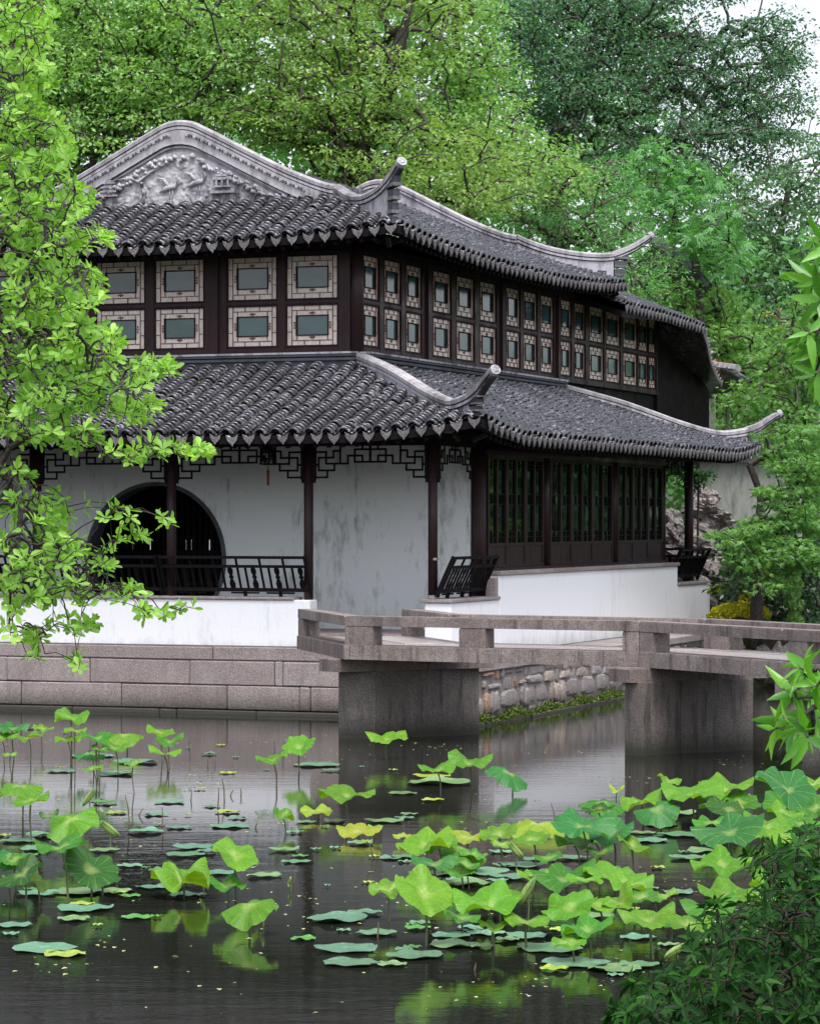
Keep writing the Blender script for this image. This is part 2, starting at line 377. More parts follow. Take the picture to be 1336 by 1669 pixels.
# ------------------------------------------------------------------ ground and water
TH = math.atan2(-0.35336306, 0.93548626)
OX, OY = -1.34106583, 34.96865204
UX = Vector((0.93548626, -0.35336306, 0)); VX = Vector((0.35336306, 0.93548626, 0))
def B2W(u, v, z): return Vector((OX, OY, 0)) + UX*u + VX*v + Vector((0, 0, z))
def ground():
    xs = np.concatenate([np.linspace(-600, -60, 8), np.linspace(-50, 50, 161), np.linspace(60, 600, 8)])
    ys = np.concatenate([np.linspace(-300, -25, 6), np.linspace(-20, 80, 161), np.linspace(95, 900, 12)])
    X, Y = np.meshgrid(xs, ys)
    du = (X-OX)*UX.x + (Y-OY)*UX.y; dv = (X-OX)*VX.x + (Y-OY)*VX.y
    inside = (Y > 9 + 0*X)
    pond = np.minimum.reduce([Y-6.0, 60-0*Y, X+30, 30-X])
    pond = np.where((X < -2.9) & (Y < 14), -1, pond)
    pond = np.where((X > 1.35) & (Y < 8.2), -1, pond)
    bld = np.minimum(dv-.75, 1.8-du)                       # behind the quay lines
    pond = np.where((bld > 0), -1, pond)
    pond = np.where((dv > 8.3-.9*(du-3.4)) & (du > 2.2), -1, pond)
    pond = np.where((du < -12), -1, pond)
    Z = np.where(pond > 0, -1.1, .72)
    for _ in range(1): Z = Z
    Z = Z + .10*np.sin(X*.9)*np.cos(Y*.7)*(Z > 0)*(np.abs(X) < 60)
    Z = np.where((bld > 0) & (du > -12) & (dv < 13), .62, Z)
    Z = np.where((Y > 50) & (np.abs(X) < 200), np.minimum(.72 + (Y-50)*.06, 3.0), Z)
    n, m = X.shape; V = np.stack([X, Y, Z], -1).reshape(-1, 3)
    i = np.arange(n-1)[:, None]*m + np.arange(m-1)[None, :]
    F = np.stack([i, i+1, i+m+1, i+m], -1).reshape(-1, 4)
    tag(link('ground', npmesh('ground', V, F, False), None, M['soil']), kind='structure')
ground()
mw = MB(); mw.add([(-40, 4, 0), (40, 4, 0), (40, 62, 0), (-40, 62, 0)], [(0, 1, 2, 3)])
tag(mw.build('pond_water', M['water']), kind='structure')

# ------------------------------------------------------------------ pavilion
pav = empty('pavilion', (OX, OY, 0), TH, 'two-storey Chinese garden pavilion with grey tiled hip-and-gable roofs standing over the pond', 'building')

def lift(a, span, h): return h * np.maximum(0, 1 - a/span)**2
def z_low(s_dist, d): return 3.28 + .33*d + .022*d*d + lift(s_dist, 1.9, .17)*np.maximum(0, 1 - d/2.43)
def z_up(s_dist, d): return 5.66 + .415*d + lift(s_dist, 4.0, .17)*np.maximum(0, 1 - d/1.6)
def z_skirt(s_dist, d): return 5.66 + .50*d + lift(s_dist, 4.0, .17)*np.maximum(0, 1 - d/1.6)

# tile templates ------------------------------------------------
def cap_template():
    n = 6; an = np.radians(np.linspace(-82, 82, n+1)); V = []
    for (r, y, zc) in ((.080, -.012, .052), (.058, -.012, .048), (.068, .105, .016)):
        for a in an: V.append((r*math.sin(a), y, zc + r*math.cos(a) - .035))
    F = []
    for i in range(n):
        F.append((i, i+1, 2*(n+1)+i+1, 2*(n+1)+i)); F.append((i+1, i, (n+1)+i, (n+1)+i+1))
    return np.array(V), np.array(F)
def pan_template():
    n = 4; xs = np.linspace(-.062, .062, n+1); V = []
    for (y, dz, th) in ((-.012, .010, 0), (-.012, -.004, 0), (.115, -.004, 0)):
        for x in xs: V.append((x, y, .030*(x/.062)**2 - .024 + dz))
    F = []
    for i in range(n):
        F.append((i, i+1, 2*(n+1)+i+1, 2*(n+1)+i)); F.append((i+1, i, (n+1)+i, (n+1)+i+1))
    return np.array(V), np.array(F)
CAPV, CAPF = cap_template(); PANV, PANF = pan_template()
def drip_mesh():
    mb = MB(); out_ = []
    for t in np.linspace(-1, 1, 9): out_.append((t*.074, .010 + .022*(1-abs(t))**0 * (t*t) - .012*(1-t*t)))
    pts = out_ + [(.062, -.026), (.040, -.056), (.014, -.078), (0, -.104), (-.014, -.078), (-.040, -.056), (-.062, -.026)]
    pts = pts[:9] + pts[9:]
    fr = [(x, -.012 - .35*z*.25, z) for x, z in pts]; bk = [(x, .004 - .35*z*.25, z) for x, z in pts]
    mb.hexa(list(reversed(fr)), list(reversed(bk)))
    return mb.mesh('drip_tile')
DRIP = drip_mesh(); DRIP.materials.append(M['drip'])
CAPME = npmesh('tile', np.vstack([CAPV]), CAPF, False); CAPME.materials.append(M['tile'])
budget = {'tile': 300}

def roof_face(name, parent, sdir, ddir, org, rows, zf, dist, mode, ind_rows=None, label=None, exposure=.084, drips=True, soff=.12):
    """rows: list of (s, dmax); org = eave line origin; dist(s)->distance to the nearest corner"""
    sd_, dd_ = np.array(sdir, float), np.array(ddir, float); og = np.array(org, float)
    caps = []; pans = []; indiv = []; dr = []
    def frame(s, d, jx=0, jr=0):
        z = float(zf(dist(s), d)); z2 = float(zf(dist(s), d+.02)); sl = math.atan2(z2-z, .02)
        ss = .02; zs = (float(zf(dist(s+ss), d)) - z)/ss
        X = np.array([sd_[0], sd_[1], zs]); X /= np.linalg.norm(X)
        Yv = np.array([dd_[0]*math.cos(sl), dd_[1]*math.cos(sl), math.sin(sl)])
        Z = np.cross(X, Yv); Z /= np.linalg.norm(Z)
        if jr: X = X*math.cos(jr) + Yv*math.sin(jr); Yv = np.cross(Z, X)
        p = np.array([og[0] + sd_[0]*(s+jx) + dd_[0]*d, og[1] + sd_[1]*(s+jx) + dd_[1]*d, z])
        return X, Yv, Z, p, math.cos(sl)
    for ri, (s, dm) in enumerate(rows):
        d = 0.0; k = 0; wob = rng.normal(0, .004)
        while d < dm - .02:
            X, Yv, Z, p, c = frame(s, d, wob + rng.normal(0, .004), rng.normal(0, .05)); p = p + Z*(rng.normal(0, .005) + .004)
            if ind_rows and budget['tile'] > 0 and k < ind_rows[1] and ri in ind_rows[0]:
                indiv.append((X, Yv, Z, p)); budget['tile'] -= 1
            else: caps.append((X, Yv, Z, p))
            d += exposure*c*rng.uniform(.93, 1.07); k += 1
        s2 = s + .105; d = -.03; dm2 = dm if s2 < rows[-1][0]+.2 else dm-.1
        while d < dm2 - .05:
            X, Yv, Z, p, c = frame(s2, d, 0, rng.normal(0, .02)); pans.append((X, Yv, Z, p)); d += .095*c
        X, Yv, Z, p, c = frame(s2, -.045); dr.append((X, p))
    def inst(T, Vt, Ft, nm):
        A = np.array([[x, y, z] for x, y, z, p in T]); pp = np.array([p for *_, p in T])
        V = np.einsum('vk,nkj->nvj', Vt, A) + pp[:, None, :]
        F = (Ft[None] + (np.arange(len(T))*len(Vt))[:, None, None]).reshape(-1, 4)
        tone = np.repeat(rng.uniform(0, 1, len(T))**2.5, len(Vt)); tone = np.clip(tone + (np.tile(np.arange(len(Vt)) < len(Vt)//3, len(T)))*rng.uniform(0, .5, len(tone)), 0, 1.3)  # random tone per tile; front rims lightened to paint in their sky reflection
        o = link(nm, npmesh(nm, V, F, False, tone), parent, M['tile']); o['kind'] = 'stuff'; return o
    if caps: inst(caps, CAPV, CAPF, 'roof_tiles')
    inst(pans, PANV, PANF, 'channel_tiles')
    for X, Yv, Z, p in indiv:
        m = Matrix.Identity(4)
        for i in range(3): m[i][0], m[i][1], m[i][2], m[i][3] = X[i], Yv[i], Z[i], p[i]
        link('tile', CAPME, parent, None, m)
    if drips:
        for X, p in dr:
            Yv = np.array([dd_[0], dd_[1], 0]); Z = np.array([0, 0, 1.])
            sc_ = rng.uniform(.9, 1.06); ro = rng.normal(0, .06)
            m = Matrix.Identity(4)
            Xh = np.array([sd_[0]*math.cos(ro), sd_[1]*math.cos(ro), math.sin(ro)]); Zr = np.cross(Xh, Yv)
            for i in range(3): m[i][0], m[i][1], m[i][2], m[i][3] = Xh[i]*sc_, Yv[i], Zr[i]*sc_, p[i] + (rng.normal(0, .003) if i == 2 else 0)
            link('drip_tile', DRIP, parent, None, m)

def roof_deck(name, sdir, ddir, org, s0, s1, dmaxf, zf, dist, mat=None, ns=40, nd=8):
    """closed slab under the tiles: dark boards, its underside is the eave soffit"""
    V = []; ss = np.linspace(s0, s1, ns)
    for off in (-.012, -.10):
        for s in ss:
            dm = max(.02, dmaxf(s))
            for j in range(nd):
                d = -.02 + (dm + .02)*j/(nd-1)
                V.append((org[0]+sdir[0]*s+ddir[0]*d, org[1]+sdir[1]*s+ddir[1]*d, float(zf(dist(s), max(d, 0))) + off*(1 if off > -.05 else 1)))
    n = ns*nd; F = []
    for i in range(ns-1):
        for j in range(nd-1):
            a = i*nd+j; F.append((a, a+1, a+nd+1, a+nd)[::-1]); F.append((n+a, n+a+nd, n+a+nd+1, n+a+1)[::-1])
        a = i*nd; F.append((a, n+a, n+a+nd, a+nd)); a = i*nd+nd-1; F.append((a, a+nd, n+a+nd, n+a))
    for i in (0, ns-1):
        for j in range(nd-1):
            a = i*nd+j; F.append((a, a+1, n+a+1, n+a))
    mb = MB(); mb.add(V, F); return mb.build(name, M['black'], pav)

PIT = .212
UC, VC = -2.5, 5.65                        # plan centre of the building
# lower roof, gable side
EU, EV = 2.56, -.75
dist_LL = lambda s: max(0, EU - s)
dist_LR = lambda s: max(0, min(s - EV, 12.05 - s))
lowroof = roof_deck('lower_roof', (1, 0), (0, 1), (0, EV), -7.4, EU, lambda s: min(2.43, max(0, EU - s), s+7.5), z_low, dist_LL)
rows = []; s = EU - .16
while s > -5.0: rows.append((s, min(2.36, max(.12, EU - s - .05)))); s -= PIT
roof_face('ll', lowroof, (1, 0), (0, 1), (0, EV), rows, z_low, dist_LL, 0, ind_rows=(range(2, 24), 14))
lr2 = roof_deck('lower_roof', (0, 1), (-1, 0), (EU, 0), EV, 12.05, lambda s: min(2.43, max(0, s-EV), max(0, 12.05-s)), z_low, dist_LR)
lr2['label'] = 'long lower roof slope over the glazed doors'
rows = []; s = EV + .10
while s < 12.0: rows.append((s, min(2.36, max(.12, s-EV-.05), max(.12, 12.05-s-.05)))); s += PIT*.93
roof_face('lr', lr2, (0, 1), (-1, 0), (EU, 0), rows, z_low, dist_LR, 0)
# far end slope of the lower roof (its eave shows under the far corner)
lr3 = roof_deck('lower_roof', (1, 0), (0, -1), (0, 12.05), -3, EU, lambda s: min(2.4, max(0, EU-s)), z_low, dist_LL)
lr3['label'] = 'far end slope of the lower roof'
rows = []; s = EU - .12
while s > 0: rows.append((s, min(.5, max(.1, EU - s)))); s -= PIT
roof_face('lf', lr3, (-1, 0), (0, -1), (0, 12.05), [(-a, b) for a, b in rows], z_low, lambda q: max(0, EU+q), 0)
# upper roof
UE, VE, VF = .93, .88, 10.42
dist_UL = lambda s: max(0, min(UE - s, s + 5.93))
dist_UR = lambda s: max(0, min(s - VE, VF - s))
uproof = roof_deck('upper_roof', (1, 0), (0, 1), (0, VE), -5.93, UE, lambda s: min(1.4, max(0, UE-s), max(0, s+5.93)), z_skirt, dist_UL)
uproof['label'] = 'tiled skirt roof below the carved gable'
rows = []; s = UE - .16
while s > -5.6: rows.append((s, min(1.30, max(.12, UE-s-.05), max(.1, s+5.9)))); s -= PIT
roof_face('ul', uproof, (1, 0), (0, 1), (0, VE), rows, z_skirt, dist_UL, 0)
ur2 = roof_deck('upper_roof', (0, 1), (-1, 0), (UE, 0), VE, VF, lambda s: 3.43 if 2.35 < s < 8.95 else min(1.22, max(0, s-VE), max(0, VF-s)), z_up, dist_UR, ns=140)
ur2['label'] = 'long upper roof slope beside the pond'
rows = []; s = VE + .10
while s < VF: 
    rows.append((s, 3.3 if 2.25 < s < 9.05 else min(1.25, max(.12, s-VE-.05), max(.12, VF-s-.05)))); s += PIT*.93
roof_face('ur', ur2, (0, 1), (-1, 0), (UE, 0), rows, z_up, dist_UR, 0)
# left slope of the upper roof, hidden from the pond side: plain deck
roof_deck('upper_roof', (0, 1), (1, 0), (-5.93, 0), VE, VF, lambda s: 3.43 if 2.12 < s < 9.18 else min(1.3, max(0, s-VE), max(0, VF-s)), z_up, dist_UR)['label'] = 'hidden slope of the upper roof'
roof_deck('upper_roof', (1, 0), (0, -1), (0, VF), -5.93, UE, lambda s: min(1.4, max(0, UE-s), max(0, s+5.93)), z_up, dist_UL)['label'] = 'far end skirt of the upper roof'
roof_deck('lower_roof', (0, 1), (1, 0), (-7.56, 0), EV, 12.05, lambda s: min(2.43, max(0, s-EV), max(0, 12.05-s)), z_low, dist_LR)['label'] = 'hidden slope of the lower roof'
# roof of the side gallery beyond the upper storey
z_an = lambda a, d: 5.50 + .40*d
AE = .88
an = roof_deck('gallery_roof', (0, 1), (-1, 0), (AE, 0), 10.35, 15.1, lambda s: 1.6, lambda a, d: z_an(a, d) - .035*max(0, 15.1-a-13.0) - .012*max(0, a-2)**1.5, lambda s: s-10.35)
zan = lambda a, d: 5.52 + .40*d - .010*max(0, a-1.5)**1.7
rows = []; s = 10.40
while s < 15.1: rows.append((s, 1.2)); s += PIT*.93
roof_face('an', an, (0, 1), (-1, 0), (AE, 0), rows, zan, lambda s: s-10.35, 0)

# ridges --------------------------------------------------------
def ridge_sweep(name, pts, h, wbody=.09, cap=True, label=None, base=None, parent=pav):
    """pts = top line of the ridge; layered body, mouldings and cap"""
    pts = [Vector(p) for p in pts]; n = len(pts)
    bodyp = []
    for i, p in enumerate(pts):
        hb = h[i] if hasattr(h, '__len__') else h
        bodyp.append([(-wbody/2, -hb), (wbody/2, -hb), (wbody/2, -.135), (-wbody/2, -.135)])
    o = MB().sweep(pts, bodyp).build(name, M['ridge'], parent)
    if label: o['label'] = label
    W1 = wbody/2
    def lay(nm, z0, z1, wd, mat):
        MB().sweep(pts, [(-wd, z0), (wd, z0), (wd, z1), (-wd, z1)]).build(nm, mat, o, False)
    lay('ridge_groove', -.135, -.122, W1-.005, M['groove'])
    lay('ridge_moulding', -.122, -.088, W1+.022, M['ridge'])
    lay('ridge_groove', -.088, -.074, W1+.006, M['groove'])
    MB().sweep(pts, [(-W1-.032, -.074), (W1+.032, -.074), (W1+.036, -.03), (W1+.012, -.006), (0, 0), (-W1-.012, -.006), (-W1-.036, -.03)]).build('ridge_cap', M['ridgecap'], o)
    return o
def smooth_path(pts, n=6):
    pts = [Vector(p) for p in pts]; res = []
    for i in range(len(pts)-1):
        p0 = pts[max(i-1, 0)]; p1 = pts[i]; p2 = pts[i+1]; p3 = pts[min(i+2, len(pts)-1)]
        for j in range(n):
            t = j/n; res.append(.5*((2*p1) + (p2-p0)*t + (2*p0-5*p1+4*p2-p3)*t*t + (3*p1-p0-3*p2+p3)*t**3))
    res.append(pts[-1]); return res
def hip(name, P0, D, prof, zsurf, label, parent=pav, corb=True, e_c=2.43):
    """prof: list of (e, ztop); D diagonal plan direction"""
    pts = smooth_path([(P0[0]+D[0]*e, P0[1]+D[1]*e, z) for e, z in prof], 5)
    hs = []
    el = [((p.x-P0[0])*D[0] + (p.y-P0[1])*D[1])/(D[0]**2+D[1]**2) for p in pts]
    main = [i for i, e in enumerate(el) if e <= e_c - .12]; tip = [i for i, e in enumerate(el) if e > e_c - .12 - .08]
    mp = [pts[i] for i in main]; hs = [max(.16, pts[i].z - zsurf(el[i]) + .03) for i in main]
    o = ridge_sweep(name, mp, hs, label=label)
    # upturned tip: layered beak only
    tp = [pts[i] for i in tip]
    for nm, z0, z1, wd, mat in (('ridge_cap', -.074, 0, .075, M['ridgecap']), ('ridge_moulding', -.122, -.088, .06, M['ridge']), ('ridge_groove', -.09, -.072, .05, M['groove']), ('tip_core', -.16, -.120, .045, M['groove'])):
        k = len(tp); prf = []
        for i in range(k):
            f = 1 - .35*(i/(k-1)); prf.append([(-wd*f, z0*f), (wd*f, z0*f), (wd*f, z1), (-wd*f, z1)])
        MB().sweep(tp, prf).build(nm, mat, o)
    # end disc with a carved face
    dlast = (tp[-1] - tp[-2]).normalized(); c = tp[-1] + dlast*.012 + Vector((0, 0, -.045))
    side = dlast.cross(Vector((0, 0, 1))).normalized(); upv = side.cross(dlast)
    ring = lambda r, off, n=14: [c + dlast*off + (side*math.cos(2*math.pi*j/n) + upv*math.sin(2*math.pi*j/n))*r for j in range(n)]
    MB().hexa(ring(.062, -.05), ring(.062, .012)).build('tip_roundel', M['ridge'], o)
    m = MB(); m.hexa(ring(.05, .0), ring(.05, .006)); m.build('roundel_recess', M['groove'], o)
    m = MB()
    for a in range(5):
        q = c + dlast*.016 + (side*math.cos(a*1.257) + upv*math.sin(a*1.257))*.028
        m.tube([q - side*.014, q + side*.014], .007, 5)
    m.hexa(ring(.036, .010), ring(.030, .018)); m.build('roundel_carving', M['ridge'], o)
    if corb:                               # stepped dark corbels under the beak, stacked on the corner
        e0 = e_c; zb = zsurf(e0) + .02; ztop = None
        Dn = Vector((D[0], D[1], 0)).normalized(); Sn = Vector((Dn.y, -Dn.x, 0))
        zt = min((pts[i].z for i in range(len(pts)) if el[i] >= e_c-.1), default=3.9) - .1
        steps = 7; H = zt + .06 - zb
        for i in range(steps):
            z0 = zb + H*i/steps; z1 = zb + H*(i+.97)/steps
            if i % 2: z0 += H/steps*.45
            ext = .0 + .014*i + (.022 if i % 2 else 0); wd = .042 + (.012 if i % 2 else 0)
            b = Vector((P0[0]+D[0]*(e_c-.14), P0[1]+D[1]*(e_c-.16), 0)); t = Vector((P0[0]+D[0]*e_c, P0[1]+D[1]*e_c, 0)) + Dn*ext - Dn*.05
            q = [b - Sn*wd, b + Sn*wd, t + Sn*wd, t - Sn*wd]
            MB().hexa([p + Vector((0, 0, z0)) for p in q], [p + Vector((0, 0, z1)) for p in q]).build('corbel', M['corbel'] if i % 2 == 0 else M['drip'], o)
        # carved key-fret panel on both flanks
        for sg in (-1, 1):
            m = MB(); ctr = Vector((P0[0]+D[0]*(e_c-.30), P0[1]+D[1]*(e_c-.30), 0)) + Sn*sg*.052; z0 = zb + .03
            for (a0, a1, b0, b1) in ((-.07,.07,0,.010),(-.07,.07,.12,.13),(-.07,-.06,.01,.12),(.06,.07,.01,.12),(-.03,.03,.035,.045),(-.03,-.02,.045,.095),(.02,.03,.045,.095),(-.03,.03,.095,.105)):
                q = [ctr + Dn*a0 - Sn*.004, ctr + Dn*a1 - Sn*.004, ctr + Dn*a1 + Sn*.004, ctr + Dn*a0 + Sn*.004]
                m.hexa([p + Vector((0, 0, z0+b0)) for p in q], [p + Vector((0, 0, z0+b1)) for p in q])
            m.build('key_fret', M['groove'], o)
    return o
lowprof = [(0, 4.36), (.16, 4.32), (.72, 4.14), (1.1, 3.985), (1.47, 3.83), (1.88, 3.70), (2.17, 3.72), (2.4, 3.80), (2.53, 3.895), (2.69, 4.01)]
zs_low = lambda e: float(z_low(max(0, 2.43-e), max(0, 2.43-e)))
hip('hip_ridge', (.13, 1.68), (1, -1), lowprof, zs_low, 'lower hip ridge with upturned tip nearest the bridge')
hip('hip_ridge', (.13, 9.62), (1, 1), [(e, z-.03) for e, z in lowprof], zs_low, 'lower hip ridge with upturned tip at the far corner')
upprof = [(-.02, 6.50), (.12, 6.43), (.34, 6.33), (.58, 6.285), (.80, 6.30), (1.02, 6.355), (1.2, 6.455), (1.37, 6.60)]
zs_up = lambda e: float(z_skirt(max(0, 1.27-e), max(0, 1.27-e)))
hip('hip_ridge', (-.34, 2.15), (1, -1), upprof, zs_up, 'upper hip ridge with upturned tip above the near corner', e_c=1.27)
hip('hip_ridge', (-.34, 9.15), (1, 1), [(-.02, 6.50), (.12, 6.43), (.34, 6.35), (.58, 6.30), (.83, 6.277), (1.07, 6.29), (1.26, 6.37), (1.43, 6.48), (1.58, 6.61)], zs_up, 'upper hip ridge with upturned tip at the far corner', e_c=1.27)
hip('hip_ridge', (-4.66, 2.15), (-1, -1), upprof, zs_up, 'upper hip ridge behind the leafy branch', e_c=1.27)

# gable verges (rounded apex, raking down to the hips)
half = [(0, 7.395), (.07, 7.392), (.20, 7.365), (.34, 7.30), (.6, 7.17), (1.06, 6.935), (1.5, 6.72), (1.95, 6.54), (2.17, 6.49)]
vergetop = [(UC - x, z) for x, z in reversed(half)] + [(UC + x, z) for x, z in half[1:]]
zroof = lambda uu_: 5.66 + .415*(UE - uu_) if uu_ > UC else 5.66 + .415*(uu_ + 5.93)
for vv, lab in ((2.15, 'near gable verge with white mouldings'), (9.15, 'far gable verge')):
    pts = smooth_path([(a, vv, z) for a, z in vergetop], 3)
    hb = [max(.2, p.z - zroof(p.x) + .02) for p in pts]
    hb = [min(.36, q) for q in hb]
    o = ridge_sweep('gable_verge', pts, hb, label=lab)
    if vv < 5:
        sd_ = -1
        # second raking band with bead row, and inner frame of the pediment
        def rake(off0, off1, v0, v1, mat, nm, x_end):
            m = MB(); pp = [p for p in pts if abs(p.x-UC) < x_end]
            rings = [[(p.x, v0, p.z-off0), (p.x, v0, p.z-off1), (p.x, v1, p.z-off1), (p.x, v1, p.z-off0)] for p in pp]
            V = [q for r in rings for q in r]; F = []
            for i in range(len(rings)-1):
                for j in range(4): F.append((i*4+j, i*4+(j+1) % 4, (i+1)*4+(j+1) % 4, (i+1)*4+j))
            F += [(0, 1, 2, 3), tuple(4*(len(rings)-1)+j for j in (3, 2, 1, 0))]
            m.add(V, F); return m.build(nm, mat, o)
        rake(.135, .29, 2.075, 2.16, M['ridgecap'], 'raking_band', 1.95)
        rake(.29, .315, 2.065, 2.16, M['ridge'], 'raking_band', 1.75)
        rake(.315, .33, 2.09, 2.16, M['groove'], 'ridge_groove', 1.7)
        rake(.33, .36, 2.10, 2.16, M['ridge'], 'raking_band', 1.65)
        for sg in (-1, 1):
            for i in range(46):
                x = .12 + i*.036
                zt = np.interp(x, [a for a, b in half], [b for a, b in half]) - .175
                MB().add(*cbox((UC+sg*x-.012, 2.055, zt-.035), (UC+sg*x+.012, 2.08, zt), .005)).build('bead', M['corbel'] if i % 3 else M['ridge'], o)
# pediment wall and carved relief
ped = MB(); pw = [(UC + x, 2.13, z-.3) for x, z in half[::-1]]; 
poly = [(UC - x, z - .30) for x, z in half[::-1]] + [(UC + x, z - .30) for x, z in half[1:]] + [(UC+2.1, 6.0), (UC-2.1, 6.0)]
ped.hexa([(x, 2.13, z) for x, z in poly], [(x, 2.46, z) for x, z in poly])
pedo = ped.build('pediment', M['relief'], pav)
def relief():
    nx, nz = 260, 90; x0, x1, z0, z1 = UC-1.42, UC+1.6, 6.30, 7.02
    xs = np.linspace(x0, x1, nx); zs = np.linspace(z0, z1, nz); V = []; keep = np.zeros((nx, nz), bool)
    blobs = [(R_.uniform(-1.25, 1.35), R_.uniform(0, .62), R_.uniform(.02, .055), R_.uniform(.3, 1)) for _ in range(300)]
    for i, x in enumerate(xs):
        for j, z in enumerate(zs):
            dx = x - UC; top = np.interp(abs(dx), [a for a, b in half], [b for a, b in half]) - .40
            h = 0
            for bx, bz, br, bh in blobs:
                q = ((dx-bx)**2 + (z-z0-bz)**2)/br**2
                if q < 1: h = max(h, bh*math.sqrt(1-q))
            n = noise.noise(Vector((dx*9, z*9, 0))) + .8*noise.noise(Vector((dx*26, z*26, 3)))
            ridg = abs(math.sin(dx*26 + 4*noise.noise(Vector((dx*3, z*3, 9))) + z*9))**.5
            f = .010 + .018*h + .010*n + .006*ridg
            keep[i, j] = z < top and z > z0
            V.append((x, 2.125 - max(.002, f), z))
    F = [(i*nz+j, (i+1)*nz+j, (i+1)*nz+j+1, i*nz+j+1) for i in range(nx-1) for j in range(nz-1) if keep[i, j] and keep[i+1, j+1] and keep[i+1, j] and keep[i, j+1]]
    me = npmesh('carved_relief', V, F, True); link('carved_relief', me, pedo, M['relief'])['label'] = 'carved relief of pines, birds and a pavilion'
    # modelled figures of the relief: pavilion, birds, tree trunk, clouds
    y = 2.085
    class One:
        def box(s, a, b): MB().box(a, b).build('relief_piece', M['relief'], pedo)
        def tube(s, p, r_, n): MB().tube(p, r_, n).build('relief_piece', M['relief'], pedo, True)
    m = One()
    def slab(cx, cz, w_, h_, t=.03): m.box((UC+cx-w_/2, y-t, cz-h_/2), (UC+cx+w_/2, y+.03, cz+h_/2))
    for k_ in range(4): slab(-.98, 6.46+.055*k_, .26-.03*k_, .022); slab(-.98, 6.485+.055*k_, .18-.03*k_, .03, .018)
    slab(.62, 6.62, .26, .03); slab(.62, 6.66, .18, .03); slab(.62, 6.52, .22, .02); slab(.62, 6.45, .34, .03)
    for q in (-.08, 0, .08): slab(.62+q, 6.57, .02, .1)
    m.tube([(UC-.5, y, 6.36), (UC-.47, y, 6.5), (UC-.55, y, 6.62), (UC-.38, y, 6.75), (UC-.15, y, 6.86)], [.035, .03, .028, .02, .015], 6)
    m.tube([(UC-.5, y, 6.6), (UC-.68, y, 6.68), (UC-.85, y, 6.66)], [.02, .018, .01], 6)
    for bx, bz in ((-.1, 6.53), (.28, 6.58)):
        m.tube([(UC+bx-.16, y, bz-.05), (UC+bx-.05, y, bz), (UC+bx+.06, y, bz+.02), (UC+bx+.1, y, bz+.1), (UC+bx+.07, y, bz+.16)], [.01, .038, .03, .015, .008], 7)
        m.tube([(UC+bx-.02, y, bz), (UC+bx-.1, y-.01, bz+.11), (UC+bx-.2, y, bz+.14)], [.03, .02, .006], 6)
        for q in (-.02, .02): m.tube([(UC+bx+q, y, bz-.02), (UC+bx+q, y, bz-.15)], .006, 4)
    for _ in range(90):
        a = R_.uniform(-1.15, 1.2); top = np.interp(abs(a), [q for q, b in half], [b for q, b in half]) - .44; zc = top - R_.uniform(-.01, .09)
        if zc < 6.34: continue
        rr = R_.uniform(.018, .038); m.tube([(UC+a-rr, y, zc), (UC+a, y-.015, zc+rr*.4), (UC+a+rr, y, zc)], [rr*.5, rr, rr*.5], 6)
    for sg in (-1, 1):
        for q in range(5):
            c0 = 1.05 + .09*q; m.tube([(UC+sg*c0, y+.02, 6.34), (UC+sg*(c0+.03), y, 6.42-.01*q), (UC+sg*(c0+.09), y+.01, 6.40-.015*q), (UC+sg*(c0+.07), y+.01, 6.35)], [.012, .02, .016, .008], 6)
relief()
# flashing band where the lower roof meets the upper storey
def band(name, pts, layers, parent=pav):
    o = None
    for z0, z1, d0, d1, mat in layers:
        (a, b) = pts; m = MB()
        n = Vector((b[1]-a[1], -(b[0]-a[0]), 0)).normalized(); A = Vector((*a, 0)); B_ = Vector((*b, 0))
        q = [A + n*d0, B_ + n*d0, B_ + n*d1, A + n*d1]
        m.hexa([p + Vector((0, 0, z0)) for p in q], [p + Vector((0, 0, z1)) for p in q])
        x = m.build(name, mat, parent if o is None else o); o = o or x
    return o
bl = [(4.10, 4.265, 0, .09, M['corbel']), (4.265, 4.295, 0, .125, M['corbel']), (4.295, 4.315, 0, .10, M['groove']), (4.315, 4.345, 0, .135, M['corbel']), (4.345, 4.368, 0, .145, M['ridge'])]
band('wall_flashing', ((-5.13, 1.66), (.14, 1.66)), bl)
band('wall_flashing', ((.15, 1.66), (.15, 9.64)), bl)['label'] = 'flashing band along the pond side'

